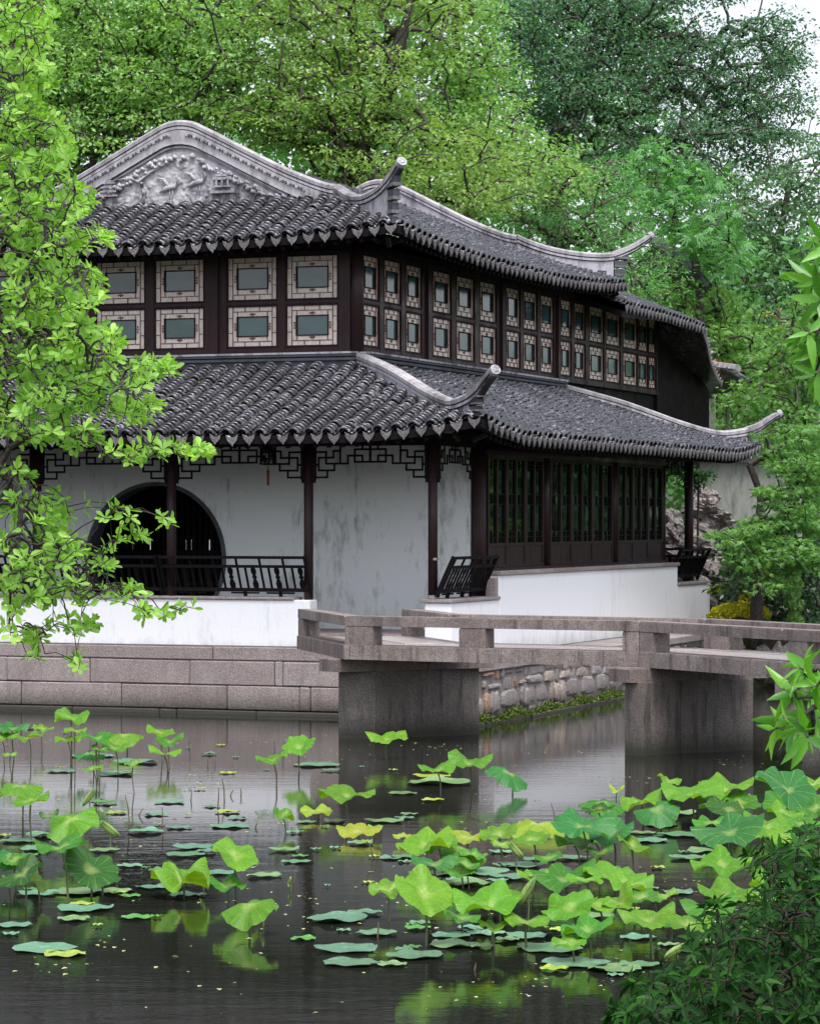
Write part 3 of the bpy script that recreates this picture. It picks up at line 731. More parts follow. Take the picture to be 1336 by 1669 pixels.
# upper storey ---------------------------------------------------
um = MB(); um.box((-5.13, 1.73, 4.1), (.08, 9.6, 5.90)); um.box((-.9, 9.61, 4.1), (.08, 14.9, 5.7)); um.build('upper_wall', M['black'], pav)
def window(org, xd, w_, h_, detail, label=None, seed=0):
    """org lower-left corner at the wall face; xd plan direction; outward normal n"""
    xd = Vector((*xd, 0)); n = Vector((xd.y, -xd.x, 0)); o = Vector(org)
    def q(m, x0, x1, z0, z1, d0, d1):
        c = [o + xd*x0 + n*d0, o + xd*x1 + n*d0, o + xd*x1 + n*d1, o + xd*x0 + n*d1]
        m.hexa([p + Vector((0, 0, z0)) for p in c], [p + Vector((0, 0, z1)) for p in c])
    f = MB(); t = .022
    for a in ((-t, w_+t, -t, 0), (-t, w_+t, h_, h_+t), (-t, 0, 0, h_), (w_, w_+t, 0, h_)): q(f, *a, -.05, .022)
    fr = f.build('window', M['frame'], pav)
    if label: fr['label'] = label
    s = .0045; t1 = .095*w_; t2 = .1*w_; v1 = .12*h_; v2 = .145*h_
    X = [0, t1, t1+t2, w_-t1-t2, w_-t1, w_]; Z = [0, v1, v1+v2, h_-v1-v2, h_-v1, h_]
    st = MB(); lines = []
    for a in (1,):                         # ring lines
        lines += [(X[1], X[4], Z[1], 0), (X[1], X[4], Z[4], 0)]
    cells = []
    xs3 = [0 + 0, w_*.36, w_*.68, w_]
    def H(x0, x1, z, e=s): q(st, x0, x1, z-e, z+e, -.02, .004)
    def Vv(x, z0, z1, e=s): q(st, x-e, x+e, z0, z1, -.02, .003)
    H(X[1], X[4], Z[1]); H(X[1], X[4], Z[4]); Vv(X[1], Z[1]-v1, Z[4]+v1); Vv(X[4], 0, h_)
    for zc0, zc1, off in ((0, Z[1], 0), (Z[4], h_, .0)):
        xa = [X[1], X[1]+(X[4]-X[1])*.31, X[1]+(X[4]-X[1])*.68, X[4]]
        for i in range(3): cells.append((xa[i], xa[i+1], zc0, zc1))
        for x in xa[1:3]: Vv(x, zc0, zc1)
    for xc0, xc1 in ((0, X[1]), (X[4], w_)):
        za = [0, h_*.34, h_*.72, h_]
        for i in range(3): cells.append((xc0, xc1, za[i], za[i+1]))
        for z in za[1:3]: H(xc0, xc1, z)
    cells += [(X[2]-.0*w_, X[3], Z[1], Z[2]), (X[2], X[3], Z[3], Z[4]), (X[1], X[2], Z[1], Z[4]), (X[3], X[4], Z[1], Z[4])]
    Vv(X[2], Z[1], Z[2]); Vv(X[3], Z[1], Z[2]); Vv(X[2], Z[3], Z[4]); Vv(X[3], Z[3], Z[4])
    # small fret knots in the middle of each inner side
    mxx = w_/2; mz = h_/2
    for zc in ((Z[1]+Z[2])/2, (Z[3]+Z[4])/2): q(st, mxx-.035, mxx-.012, zc-.007, zc+.012, -.02, .005); q(st, mxx+.012, mxx+.035, zc-.007, zc+.012, -.02, .005); q(st, mxx-.006, mxx+.006, zc-.02, zc+.02, -.02, .006)
    for xc in ((X[1]+X[2])/2, (X[3]+X[4])/2): q(st, xc-.008, xc+.008, mz-.045, mz-.018, -.02, .005); q(st, xc-.008, xc+.008, mz+.018, mz+.045, -.02, .005); q(st, xc-.016, xc+.016, mz-.005, mz+.005, -.02, .006)
    st.build('lattice', M['strip'], fr)
    if detail:
        for c in cells:
            m = MB(); q(m, c[0]+.002, c[1]-.002, c[2]+.002, c[3]-.002, -.03, -.006 + R_.uniform(-.002, .002)); m.build('shell_pane', M['shell'], fr)
    else:
        m = MB()
        for c in cells: q(m, c[0]+.002, c[1]-.002, c[2]+.002, c[3]-.002, -.03, -.006 + R_.uniform(-.002, .002))
        m.build('shell_panes', M['shell'], fr)
    m = MB(); b = .012
    for a in ((X[2]-b, X[3]+b, Z[2]-b, Z[2]), (X[2]-b, X[3]+b, Z[3], Z[3]+b), (X[2]-b, X[2], Z[2], Z[3]), (X[3], X[3]+b, Z[2], Z[3])): q(m, *a, -.02, .012)
    m.build('pane_frame', M['frame'], fr)
    m = MB(); q(m, X[2], X[3], Z[2], Z[3], -.025, -.012); m.build('pane', M['pane'], fr)
    return fr
ZR = ((4.465, .49), (5.045, .52))
Lw = [(-5.05, -4.40), (-4.26, -3.60), (-3.445, -2.774), (-2.62, -1.958), (-1.622, -.965), (-.825, -.153)]
for a, b in Lw:
    for r, (z0, h_) in enumerate(ZR): window((a, 1.68, z0), (1, 0), b-a, h_, a > -3.5)
Rw = [(1.76, 2.32), (2.50, 3.08), (3.27, 3.83), (4.25, 4.95), (5.16, 5.88), (6.10, 6.80), (7.22, 7.83), (7.99, 8.60), (8.77, 9.36), (9.72, 10.22), (10.39, 10.93), (11.13, 11.88), (12.0, 12.77), (12.93, 13.72), (13.82, 14.34), (14.39, 14.82)]
for a, b in Rw:
    for r, (z0, h_) in enumerate(ZR): window((.13, a, z0), (0, 1), b-a, h_, False)
um = MB()                                  # posts, rails of both faces, butted between windows
def zpieces(a, b):
    for z0, z1 in ((4.36, 4.44), (4.98, 5.02), (5.59, 5.74)): um.box((a-.02, 1.665, z0), (b+.02, 1.74, z1))
for a, b in Lw: zpieces(a, b)
fx = [-5.13] + [x for ab in Lw for x in ab] + [.02]
for i in range(0, len(fx), 2):
    a, b = fx[i] + (.022 if i else 0), fx[i+1] - (.022 if i+1 < len(fx)-1 else 0); um.box((a, 1.66, 4.36), (b, 1.745, 5.74))
    if b - a > .2: um.box(((a+b)/2-.05, 1.62, 4.37), ((a+b)/2+.05, 1.662, 5.72))
for a, b in Rw:
    for z0, z1 in ((4.36, 4.44), (4.98, 5.02), (5.59, 5.70)): um.box((.07, a-.02, z0), (.145, b+.02, z1))
fx = [1.80] + [x for ab in Rw for x in ab][0:] + [14.9]; fx[0] = 1.70
for i in range(0, len(fx), 2):
    a, b = fx[i] + (.022 if i else 0), fx[i+1] - (.022 if i+1 < len(fx)-1 else 0); um.box((.065, a, 4.36), (.15, b, 5.69))
    if b - a > .25: um.box((.149, (a+b)/2-.06, 4.37), (.19, (a+b)/2+.06, 5.68))
um.build('upper_timber_frame', M['wood'], pav)
def column(x, y, z0, z1, r, name='column', parent=pav, n=14):
    return MB().tube([(x, y, z0), (x, y, z1)], r, n).build(name, M['wood'], parent, True)
column(.09, 1.72, 4.33, 5.9, .085, 'corner_post')
for zz in (5.66,):
    MB().box((.2, 1.75, 5.60), (.26, 9.6, 5.68)).build('eave_beam', M['black'], pav)
    MB().box((-5.1, 1.50, 5.60), (.1, 1.60, 5.70)).build('eave_beam', M['black'], pav)
# gallery end beyond the upper storey: black block put in for the open gallery's shade, stepping down with the stair roof
g = MB(); g.hexa([(.13, 14.95, 3.2), (.30, 17.6, 3.2), (-.9, 17.8, 3.2), (-.9, 14.95, 3.2)], [(.13, 14.95, 5.6), (.30, 17.6, 4.55), (-.9, 17.8, 4.6), (-.9, 14.95, 5.6)])
g.build('gallery_shade_block', M['black'], pav)
gp = smooth_path([(.90, 14.95, 5.42), (.86, 15.35, 5.25), (.74, 16.0, 5.02), (.62, 16.8, 4.82), (.55, 17.5, 4.66)], 4)
gm = MB(); gm.sweep(gp, [(-1.6, -.02), (-.02, -.02), (.0, .03), (-1.6, .5)], side=(1, 0, 0)); gm.build('gallery_roof', M['tile'], pav, label='descending roof of the stair gallery')
gr_ = pav.children[-1] if False else None
for i in range(1, len(gp)-1):
    p = gp[i]; m = Matrix.Translation((p.x+.01, p.y, p.z-.01)) @ Matrix.Rotation(math.pi/2, 4, 'Z')
    link('drip_tile', DRIP, an, None, m)
MB().tube([(-.2, 15.3, 3.4), (-.2, 15.3, 3.5)], .02, 5)

# soffits of the upper gallery stay open; rafters under the eaves
rf = MB()
for i in range(44):
    uu_ = 2.4 - i*.17
    if uu_ < -4.8: break
    dd = min(2.35, EU-uu_-.12)
    if dd > .15: rf.bar((uu_, -.70, float(z_low(max(0, EU-uu_), 0))-.125), (uu_, EV+dd, float(z_low(2, dd))-.14), .05, .05)
for i in range(74):
    v_ = -.6 + i*.17
    dd = min(2.35, v_-EV-.12, 12.05-v_-.12)
    if dd > .15: rf.bar((EU-.04, v_, float(z_low(dist_LR(v_), 0))-.125), (EU-dd, v_, float(z_low(2, dd))-.14), .05, .05)
for i in range(36):
    uu_ = .8 - i*.17; dd = min(.75, UE-uu_-.1); rf.bar((uu_, .92, float(z_up(dist_UL(uu_), 0))-.13), (uu_, VE+max(.1,dd), float(z_up(2, dd))-.14), .05, .05)
for i in range(56):
    v_ = 1.0 + i*.17; dd = min(.8, v_-VE-.1, VF-v_-.1)
    if dd > .1: rf.bar((UE-.04, v_, float(z_up(dist_UR(v_), 0))-.13), (UE-dd, v_, float(z_up(2, dd))-.14), .05, .05)
o = rf.build('rafters', M['black'], pav); o['kind'] = 'stuff'
eb = MB()
eb.box((-6.5, -.72, 3.10), (2.3, -.69, 3.17)) if False else None

# ground floor ----------------------------------------------------
# floor and platform
MB().box((-8.5, .02, .60), (1.55, 11, .97)).build('floor', M['granite'], pav)
# inner wall with the moon gate
mg = MB(); cu, cz, rr = -2.586, 1.81, .96; x0, x1, z0, z1 = -4.2, -1.0, .80, 3.5
N = 64
for vy, flip in ((1.60, 0), (1.85, 1)):
    ring = []; rect = []
    for j in range(N):
        a = 2*math.pi*j/N; c_, s_ = math.cos(a), math.sin(a)
        ring.append((cu + rr*c_, vy, cz + rr*s_))
        t = min([(x1-cu)/c_ if c_ > 1e-6 else 1e9, (x0-cu)/c_ if c_ < -1e-6 else 1e9, (z1-cz)/s_ if s_ > 1e-6 else 1e9, (z0-cz)/s_ if s_ < -1e-6 else 1e9])
        t = max(t, rr)
        rect.append((cu + t*c_, vy, cz + t*s_))
    F = [(j, (j+1) % N, (j+1) % N + N, j + N) for j in range(N)]
    mg.add(ring + rect, F if not flip else [f[::-1] for f in F])
# corner fill so that the outline is square
for vy in (1.60, 1.85):
    for cxx, czz in ((x0, z0), (x1, z0), (x0, z1), (x1, z1)):
        a = math.atan2(czz-cz, cxx-cu)
        js = sorted(range(N), key=lambda j: abs(((2*math.pi*j/N - a + math.pi) % (2*math.pi)) - math.pi))[:2]
        pp = []
        for j in js:
            aa = 2*math.pi*j/N; c_, s_ = math.cos(aa), math.sin(aa)
            t = min([(x1-cu)/c_ if c_ > 1e-6 else 1e9, (x0-cu)/c_ if c_ < -1e-6 else 1e9, (z1-cz)/s_ if s_ > 1e-6 else 1e9, (z0-cz)/s_ if s_ < -1e-6 else 1e9])
            pp.append((cu+t*c_, vy, cz+t*s_))
        mg.add([pp[0], pp[1], (cxx, vy, czz)], [(0, 1, 2)])
mg.box((-9, 1.60, .8), (x0, 1.85, 3.6)); mg.box((x1, 1.60, .8), (1.60, 1.85, 3.6)); mg.box((x0, 1.60, 3.5), (x1, 1.85, 3.7))
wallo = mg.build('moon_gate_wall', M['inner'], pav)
mr = MB()
V = []; F = []
for j in range(N):
    a = 2*math.pi*j/N
    for r_, y_ in ((rr-.035, 1.575), (rr+.012, 1.575), (rr+.012, 1.60), (rr-.035, 1.87)): V.append((cu+r_*math.cos(a), y_, cz+r_*math.sin(a)))
for j in range(N):
    k2 = (j+1) % N
    for q in range(4): F.append((j*4+q, j*4+(q+1) % 4, k2*4+(q+1) % 4, k2*4+q))
mr.add(V, F); mr.build('moon_gate_rim', M['corbel'], pav)
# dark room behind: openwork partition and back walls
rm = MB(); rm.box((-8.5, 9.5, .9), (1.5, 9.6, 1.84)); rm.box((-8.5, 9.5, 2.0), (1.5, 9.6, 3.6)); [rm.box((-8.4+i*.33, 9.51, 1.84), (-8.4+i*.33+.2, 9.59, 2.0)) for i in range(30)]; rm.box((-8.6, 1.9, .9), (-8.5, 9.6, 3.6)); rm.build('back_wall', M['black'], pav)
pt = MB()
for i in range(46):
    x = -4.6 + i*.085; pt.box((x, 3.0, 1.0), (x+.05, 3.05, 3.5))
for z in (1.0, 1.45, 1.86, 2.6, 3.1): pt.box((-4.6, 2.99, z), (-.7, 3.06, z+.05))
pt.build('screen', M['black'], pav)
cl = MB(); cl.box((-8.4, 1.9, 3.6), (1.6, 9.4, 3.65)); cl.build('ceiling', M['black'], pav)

for (u_, lab) in ((1.66, None), (.10, None), (-1.68, None), (-3.49, None), (-5.3, None)):
    c = column(u_, .15, .97 if u_ < 1 else 1.38, 3.25, .056)
    MB().tube([(u_, .15, .97 if u_ < 1 else 1.39), (u_, .15, 1.04 if u_ < 1 else 1.43)], .07, 14).build('column_base', M['coping'], c)
    m = MB()
    for sg in (-1, 1):
        m.box((u_+sg*.056, .13, 2.78), (u_+sg*.095, .17, 3.2)); m.box((u_+sg*.056, .132, 2.74), (u_+sg*.085, .168, 2.78))
    m.build('bracket', M['black'], c)
c = column(1.66, 1.72, 1.0, 3.3, .10, 'corner_post')
column(1.70, 9.72, 1.4, 3.2, .05); column(1.66, 11.32, 1.36, 3.25, .07)
column(-.2, 11.32, 1.0, 3.25, .06)
bm = MB(); bm.box((-8, .10, 3.19), (1.72, .20, 3.32)); bm.box((1.60, .21, 3.19), (1.70, 11.4, 3.32)); bm.build('eave_beam', M['black'], pav)

# hanging frieze lattice
half_p = [(385,183,452,183),(452,183,452,235),(413,208,490,208),(413,208,413,265),(413,265,495,265),(495,235,495,265),(452,235,565,235),(490,178,490,208),(490,178,525,178),
          (525,150,525,232),(565,200,565,232),(565,200,640,200),(600,175,600,228),(600,228,680,228),(600,172,680,172),(640,150,640,172),(385,240,413,240),(385,296,458,296),(458,265,458,296),(385,152,680,152),(640,200,640,228)]
def frieze(a, b, z_top=3.19):
    """a, b plan points (column faces)"""
    A = Vector((*a, 0)); B_ = Vector((*b, 0)); Ld = (B_-A); Ln = Ld.length; d = Ld.normalized(); m = MB()
    def pt_(x, y, mir):
        t = (x-385)/590.0
        if mir: t = 1-t
        return A + d*(t*Ln) + Vector((0, 0, z_top - (y-150)/146.0*.385))
    nrm = Vector((d.y, -d.x, 0)); k_ = 0
    for mir in (0, 1):
        for i, (xa, ya, xb, yb) in enumerate(half_p):
            p, q = pt_(xa, ya, mir), pt_(xb, yb, mir)
            e = (.006 if xa == xb else -.006); w2 = .016 + (.001 if i % 2 else 0)
            dd = (q-p).normalized()*.008
            m.bar(p - dd, q + dd, .02 if xa == xb else .024, .016, up=nrm)
    V = Vector; pm = pt_(680, 150, 0); m.bar(pm, pm - V((0, 0, .2)), .026, .016, up=nrm)
    return m.build('frieze_lattice', M['black'], pav)
for a, b in ((.16, 1.60), (-1.62, .04), (-3.43, -1.74), (-5.2, -3.55)): frieze((a, .15), (b, .15))
frieze((1.66, .22), (1.66, 1.6)); frieze((1.66, 9.85), (1.66, 11.25))

# parapets and white walls
pw_ = MB(); pw_.add(*cbox((-9, -.0, .805), (.175, .24, 1.362), .012)); pw_.build('parapet', M['white'], pav)
for i, (a, b) in enumerate(((-9, -4.2), (-4.195, -2.1), (-2.095, -.02))):
    MB().add(*cbox((a, -.025, 1.362), (b, .26, 1.395), .006)).build('coping_stone', M['coping'], pav)
MB().add(*cbox((1.60, .03, .70), (1.93, 1.715, 1.345), .01)).build('parapet', M['white'], pav)
MB().add(*cbox((1.90, 1.72, .70), (1.934, 9.70, 1.635), .006)).build('white_wall', M['white'], pav)
MB().box((1.55, 1.72, .8), (1.899, 9.70, 1.63)).build('wall_core', M['white'], pav)
MB().add(*cbox((1.60, 9.705, .70), (1.934, 11.52, 1.345), .008)).build('parapet', M['white'], pav)
for a, b in ((( 1.56, .0, 1.345), (1.955, 1.715, 1.385)), ((1.56, 9.72, 1.345), (1.955, 11.56, 1.385))): MB().add(*cbox(a, b, .006)).build('coping_stone', M['coping'], pav)
v_ = 1.70
while v_ < 9.7:
    e = min(9.74, v_ + R_.uniform(1.3, 2.1)); 
    if 9.74 - e < .5: e = 9.74
    MB().add(*cbox((1.6, v_+.003, 1.636), (1.965, e-.003, 1.685), .006)).build('coping_stone', M['coping'], pav); v_ = e
MB().box((1.60, 1.78, 1.686), (1.80, 9.70, 1.72)).build('door_sill', M['wood'], pav)

# glazed lattice doors
cols_v = [(1.90, 4.08), (4.34, 7.14), (7.38, 9.66)]
dm = MB()
for v_ in (4.21, 7.26): dm.tube([(1.70, v_, 1.70), (1.70, v_, 3.25)], .06, 12)
dm.box((1.62, 1.8, 3.10), (1.76, 9.68, 3.20)); dm.build('door_posts', M['wood'], pav, True)
def door(v0, v1):
    w_ = v1-v0; X0, X1 = 1.69, 1.73; f = MB(); st = .045
    f.box((X0, v0, 1.722), (X1, v0+st, 3.098)); f.box((X0, v1-st, 1.722), (X1, v1, 3.098))
    for z0, z1 in ((1.722, 1.76), (1.98, 2.02), (3.05, 3.098)): f.box((X0+.001, v0+st, z0), (X1-.001, v1-st, z1))
    f.box((X0+.01, v0+st, 1.76), (X1-.012, v1-st, 1.98))
    mid = (v0+v1)/2; f.box((X0+.001, mid-.022, 2.02), (X1-.002, mid+.022, 3.05))
    d = f.build('lattice_door', M['wood'], pav)
    for a, b in ((v0+st, mid-.022), (mid+.022, v1-st)):
        m = MB(); t = R_.uniform(-.006, .006)
        m.hexa([(X0+.008, a, 2.02), (X0+.012+t, a, 2.02), (X0+.012-t, b, 2.02), (X0+.008, b, 2.02)][::-1], [(X0+.008, a, 3.05), (X0+.012+t, a, 3.05), (X0+.012-t, b, 3.05), (X0+.008, b, 3.05)][::-1]); m.build('pane', M['darkglass'], d)
        l = MB(); q = .006
        for z in (2.09, 2.16, 2.95, 3.0): l.box((X0+.014, a, z-q), (X0+.026, b, z+q))
        for x in (a+.03, b-.03): l.box((X0+.0145, x-q, 2.02), (X0+.0255, x+q, 3.05))
        for x in ((a+b)/2,):
            for z0, z1 in ((2.02, 2.16), (2.5, 2.62), (2.92, 3.05)): l.box((X0+.0145, x-q, z0), (X0+.0255, x+q, z1))
        for z in (2.5, 2.62): l.box((X0+.014, a+.03, z-q), (X0+.0255, b-.03, z+q))
        l.build('lattice', M['black'], d)
for a, b in cols_v:
    n = 3
    for i in range(n): door(a + (b-a)*i/n + .004, a + (b-a)*(i+1)/n - .004)

# leaning bench backs
def bench(a, b, out_dir, zb=1.39, n=None, ends=(1, 1), label=None):
    A = Vector((*a, 0)); B_ = Vector((*b, 0)); Ln = (B_-A).length; d = (B_-A).normalized(); o_ = Vector((*out_dir, 0))
    def prof(t):                           # t 0..1 up the back, returns (outward, z)
        return (-.04 + .02*t + .19*t**1.7 + .03*math.sin(t*math.pi), zb + .02 + .465*t)
    def at(s, t): q = prof(t); return A + d*s + o_*q[0] + Vector((0, 0, q[1]))
    rt = MB()
    for t, hh, dd in ((.97, .035, .045), (.74, .035, .04), (.14, .045, .045)): rt.bar(at(0, t), at(Ln, t), dd, hh, up=(0, 0, 1))
    for s_, en in ((.012, ends[0]), (Ln-.012, ends[1])):
        if en:
            for i in range(8): rt.bar(at(s_, i/8), at(s_, (i+1.06)/8), .028, .045 if False else .05, up=o_)
    for s_ in (.35, Ln*.55, Ln-.4):
        rt.bar(at(s_, 0)-Vector((0,0,.02)), at(s_, .12), .03, .04, up=o_); rt.bar(at(s_-.18, .06), at(s_+.18, .06), .02, .02)
    fr = rt.build('bench_back', M['black'], pav)
    if label: fr['label'] = label
    n = int(Ln/.098); k_ = 0
    for i in range(1, n):
        s_ = Ln*i/n
        if i % 3 == 0:                     # vase-shaped flat baluster
            m = MB(); prof_w = [(.17, .018), (.2, .03), (.3, .036), (.38, .022), (.42, .014), (.46, .03), (.52, .016), (.58, .030), (.66, .032), (.72, .014)]
            V = []; 
            for t, hw in prof_w:
                p = at(s_, t); V += [p - d*hw - o_*.008, p + d*hw - o_*.008, p + d*hw + o_*.008, p - d*hw + o_*.008]
            K = len(prof_w); F = [(i2*4+j, i2*4+(j+1) % 4, (i2+1)*4+(j+1) % 4, (i2+1)*4+j) for i2 in range(K-1) for j in range(4)] + [(3, 2, 1, 0), tuple(4*(K-1)+j for j in range(4))]
            m.add(V, F); m.build('baluster', M['black'], fr)
        else:
            m = MB()
            for q in range(4): m.bar(at(s_, .15+.145*q), at(s_, .15+.145*(q+1.05)), .022, .022, up=o_)
            if i % 6 in (1, 4) : m.bar(at(s_, .75), at(s_, .96), .022, .022, up=o_)
            m.build('baluster', M['black'], fr)
    return fr
bench((-1.75, .10), (.15, .10), (0, -1), ends=(1, 1)); bench((-3.6, .10), (-1.78, .10), (0, -1)); bench((-5.4, .10), (-3.63, .10), (0, -1))
bench((1.78, .06), (1.78, 1.62), (1, 0), label='leaning bench back at the near corner')
bench((1.78, 9.85), (1.78, 11.5), (1, 0), label='leaning bench back at the far corner')
bench((1.6, 11.45), (-1.0, 11.45), (0, 1), label='leaning bench back on the far side')
hk = MB()
for (p, q) in (((1.70, .16, 1.85), (1.83, .10, 1.78)), ((.08, .10, 1.86), (.13, -.03, 1.80))):
    hk.tube([p, ((p[0]+q[0])/2, (p[1]+q[1])/2, p[2]), q], .007, 5)
    hk.box((p[0]-.02, p[1]-.06, p[2]-.014), (p[0]+.02, p[1]-.04, p[2]+.014))
hk.build('iron_hook', M['metal'], pav)
MB().box((1.82, 1.60, 1.39), (1.92, 1.71, 1.60)).build('stone_stub', M['coping'], pav)

# lantern hanging under the eave
lt = empty('lantern', B2W(-.68, .75, 2.98), TH, 'small dark wooden lantern with a red tassel hanging under the lower eave', 'lantern')
m = MB()
for i in range(6):
    a = i*math.pi/3; p = (.10*math.cos(a), .10*math.sin(a)); m.tube([(*p, 0), (*p, .24)], .010, 5)
for z in (0, .06, .18, .24): m.tube([(0, 0, z-.008), (0, 0, z+.008)], .115 if z in (0, .24) else .105, 6)
m.build('lantern_frame', M['black'], lt)
m = MB(); m.tube([(0, 0, .02), (0, 0, .22)], .085, 6); m.build('lantern_glass', M['darkglass'], lt)
MB().tube([(0, 0, .248), (0, 0, .6)], .006, 5).build('lantern_cord', M['black'], lt)
m = MB(); m.tube([(0, 0, -.01), (0, 0, -.06), (0, 0, -.075), (0, 0, -.26)], [.005, .005, .017, .014], 8); m.build('tassel', M['tassel'], lt)

# ------------------------------------------------------------------ quay
qy = empty('quay_wall', (OX, OY, 0), TH, 'pinkish granite block quay wall under the white parapet', 'wall')
def u_at(px): # local u of a pixel column on the quay face v=0
    dx = (px-CX)/FPX; d = Vector((dx, 1)); Ox = Vector((OX, OY)); vv = Vector((VX.x, VX.y)); uu_ = Vector((UX.x, UX.y))
    t = Ox.dot(vv)/d.dot(vv); return (d*t-Ox).dot(uu_)
for (z0, z1, js, yo) in ((.64, .803, [-420, -260, -120, 109, 347, 600], -.012), (.345, .636, [-430, -300, -160, 12, 147, 310, 448, 462, 600], -.02), (.055, .341, [-420, -250, -100, 36, 199, 371, 489, 507, 600], -.028), (-.8, .050, [-400, -220, -60, 120, 262, 290, 420, 600], -.05)):
    for a, b in zip(js[:-1], js[1:]):
        ua, ub = u_at(a)+.004, u_at(b)-.004
        if b == 600: ub = 1.2
        j = R_.uniform(-.010, .006)
        MB().add(*cbox((ua, yo+j, z0), (ub, .5, z1-.004), .012, .003)).build('stone_block', M['granite'], qy)
rq = empty('rubble_quay', (OX, OY, 0), TH, 'rubble stone quay with mossy foot seen under the bridge', 'wall')
MB().box((1.2, -.85, -.8), (2.566, 12.3, .60)).build('mortar_core', M['mortar'], rq)
rr_ = random.Random(3); zrow = -.02
rowsz = [(-.25, .02), (.02, .12), (.12, .36), (.36, .50), (.50, .62)]
mats = [M['rub_a'], M['rub_a'], M['rub_c'], M['rub_b'], M['rub_c'], M['rub_a'], M['rub_a']]
for ri, (z0, z1) in enumerate(rowsz):
    v_ = -.9 + rr_.uniform(0, .2)
    while v_ < 9.0:
        L_ = rr_.choice((rr_.uniform(.12, .25), rr_.uniform(.3, .75))) if ri > 1 else rr_.uniform(.25, .6); h0 = z0 + rr_.uniform(-.05, .03); h1 = z1 + rr_.uniform(-.05, .05)
        c = (v_ + L_/2, (h0+h1)/2); pr = []
        for (a, b) in ((-1, -.6), (-.7, -1), (0, -.97), (.7, -1), (1, -.5), (.97, .4), (.65, 1), (-.1, .96), (-.75, 1), (-1, .45)):
            pr.append((c[0] + a*(L_/2-.012)*rr_.uniform(.72, 1.04), c[1] + b*((h1-h0)/2-.007)*rr_.uniform(.74, 1.05)))
        o_ = rr_.uniform(.0, .03)
        bk = [(2.50, y, z) for y, z in pr]; fr = [(2.56+o_, c[0]+(y-c[0])*.97, c[1]+(z-c[1])*.97) for y, z in pr]; ft = [(2.58+o_, c[0]+(y-c[0])*.78, c[1]+(z-c[1])*.76) for y, z in pr]
        n = len(pr); V = bk + fr + ft + [(2.588+o_, *c)]
        F = [(i, (i+1) % n, n+(i+1) % n, n+i) for i in range(n)] + [(n+i, n+(i+1) % n, 2*n+(i+1) % n, 2*n+i) for i in range(n)] + [(2*n+i, 2*n+(i+1) % n, 3*n) for i in range(n)]
        MB().add(V, F).build('stone', rr_.choice(mats), rq); v_ += L_
for i in range(8):
    a = -.9 + i*1.55; MB().add(*cbox((1.94, a+.004, .60), (2.62, a+1.546, .70), .01, .003)).build('ledge_slab', M['coping'], rq)
for i in range(6): MB().add(*cbox((2.5, -.9+i*1.7, -.5), (2.66+R_.uniform(-.01, .02), .79+i*1.7, .035), .012)).build('foot_stone', M['granite'], rq)

def blob_leaves(name, centers, mat, parent, size, n_tri='leaf', spread=None, **kw): pass

# ------------------------------------------------------------------ bridge
br = empty('stone_bridge', (0, 0, 0), 0, 'low zigzag granite slab bridge with stone rails and slab piers', 'bridge')
F0 = [Vector(p) for p in ((-1.27, 33.4), (-.688, 30.9), (2.247, 29.3), (3.39, 27.2), (4.9, 24.4))]
K0 = [Vector(p) for p in ((.10, 33.4), (.58, 31.55), (3.12, 30.1), (4.35, 27.75), (5.9, 25.0))]
def slab_poly(a, b, c, d, z0, z1, mat, name, parent=br, cz=.012):
    m = MB(); P4 = [a, b, c, d]; ctr = (a+b+c+d)/4
    i4 = [p + (ctr-p).normalized()*cz for p in P4]
    m.add([(*p, z0) for p in P4] + [(*p, z1-cz) for p in P4] + [(*p, z1) for p in i4], [(3,2,1,0),(0,1,5,4),(1,2,6,5),(2,3,7,6),(3,0,4,7),(4,5,9,8),(5,6,10,9),(6,7,11,10),(7,4,8,11),(8,9,10,11)])
    return m.build(name, mat, parent)
def lerp(a, b, t): return a + (b-a)*t
for i in range(4):
    n = 4 if i else 4
    cuts = [0, .24, .5, .76, 1]
    for j in range(n):
        t0, t1 = cuts[j] + (.003 if j else 0), cuts[j+1] - .003
        a, b = lerp(F0[i], K0[i], t0), lerp(F0[i+1], K0[i+1], t0); c, d = lerp(F0[i+1], K0[i+1], t1), lerp(F0[i], K0[i], t1)
        g_ = (b-a).normalized()*.004
        slab_poly(a+g_, b-g_, c-g_, d+g_, .855 + (0 if j in (0, 3) else .02), 1.0 + R_.uniform(-.004, .004) + (.004 if j in (0, 3) else 0), M['granite2'] if j in (0,) else M['decktop'], 'deck_slab')
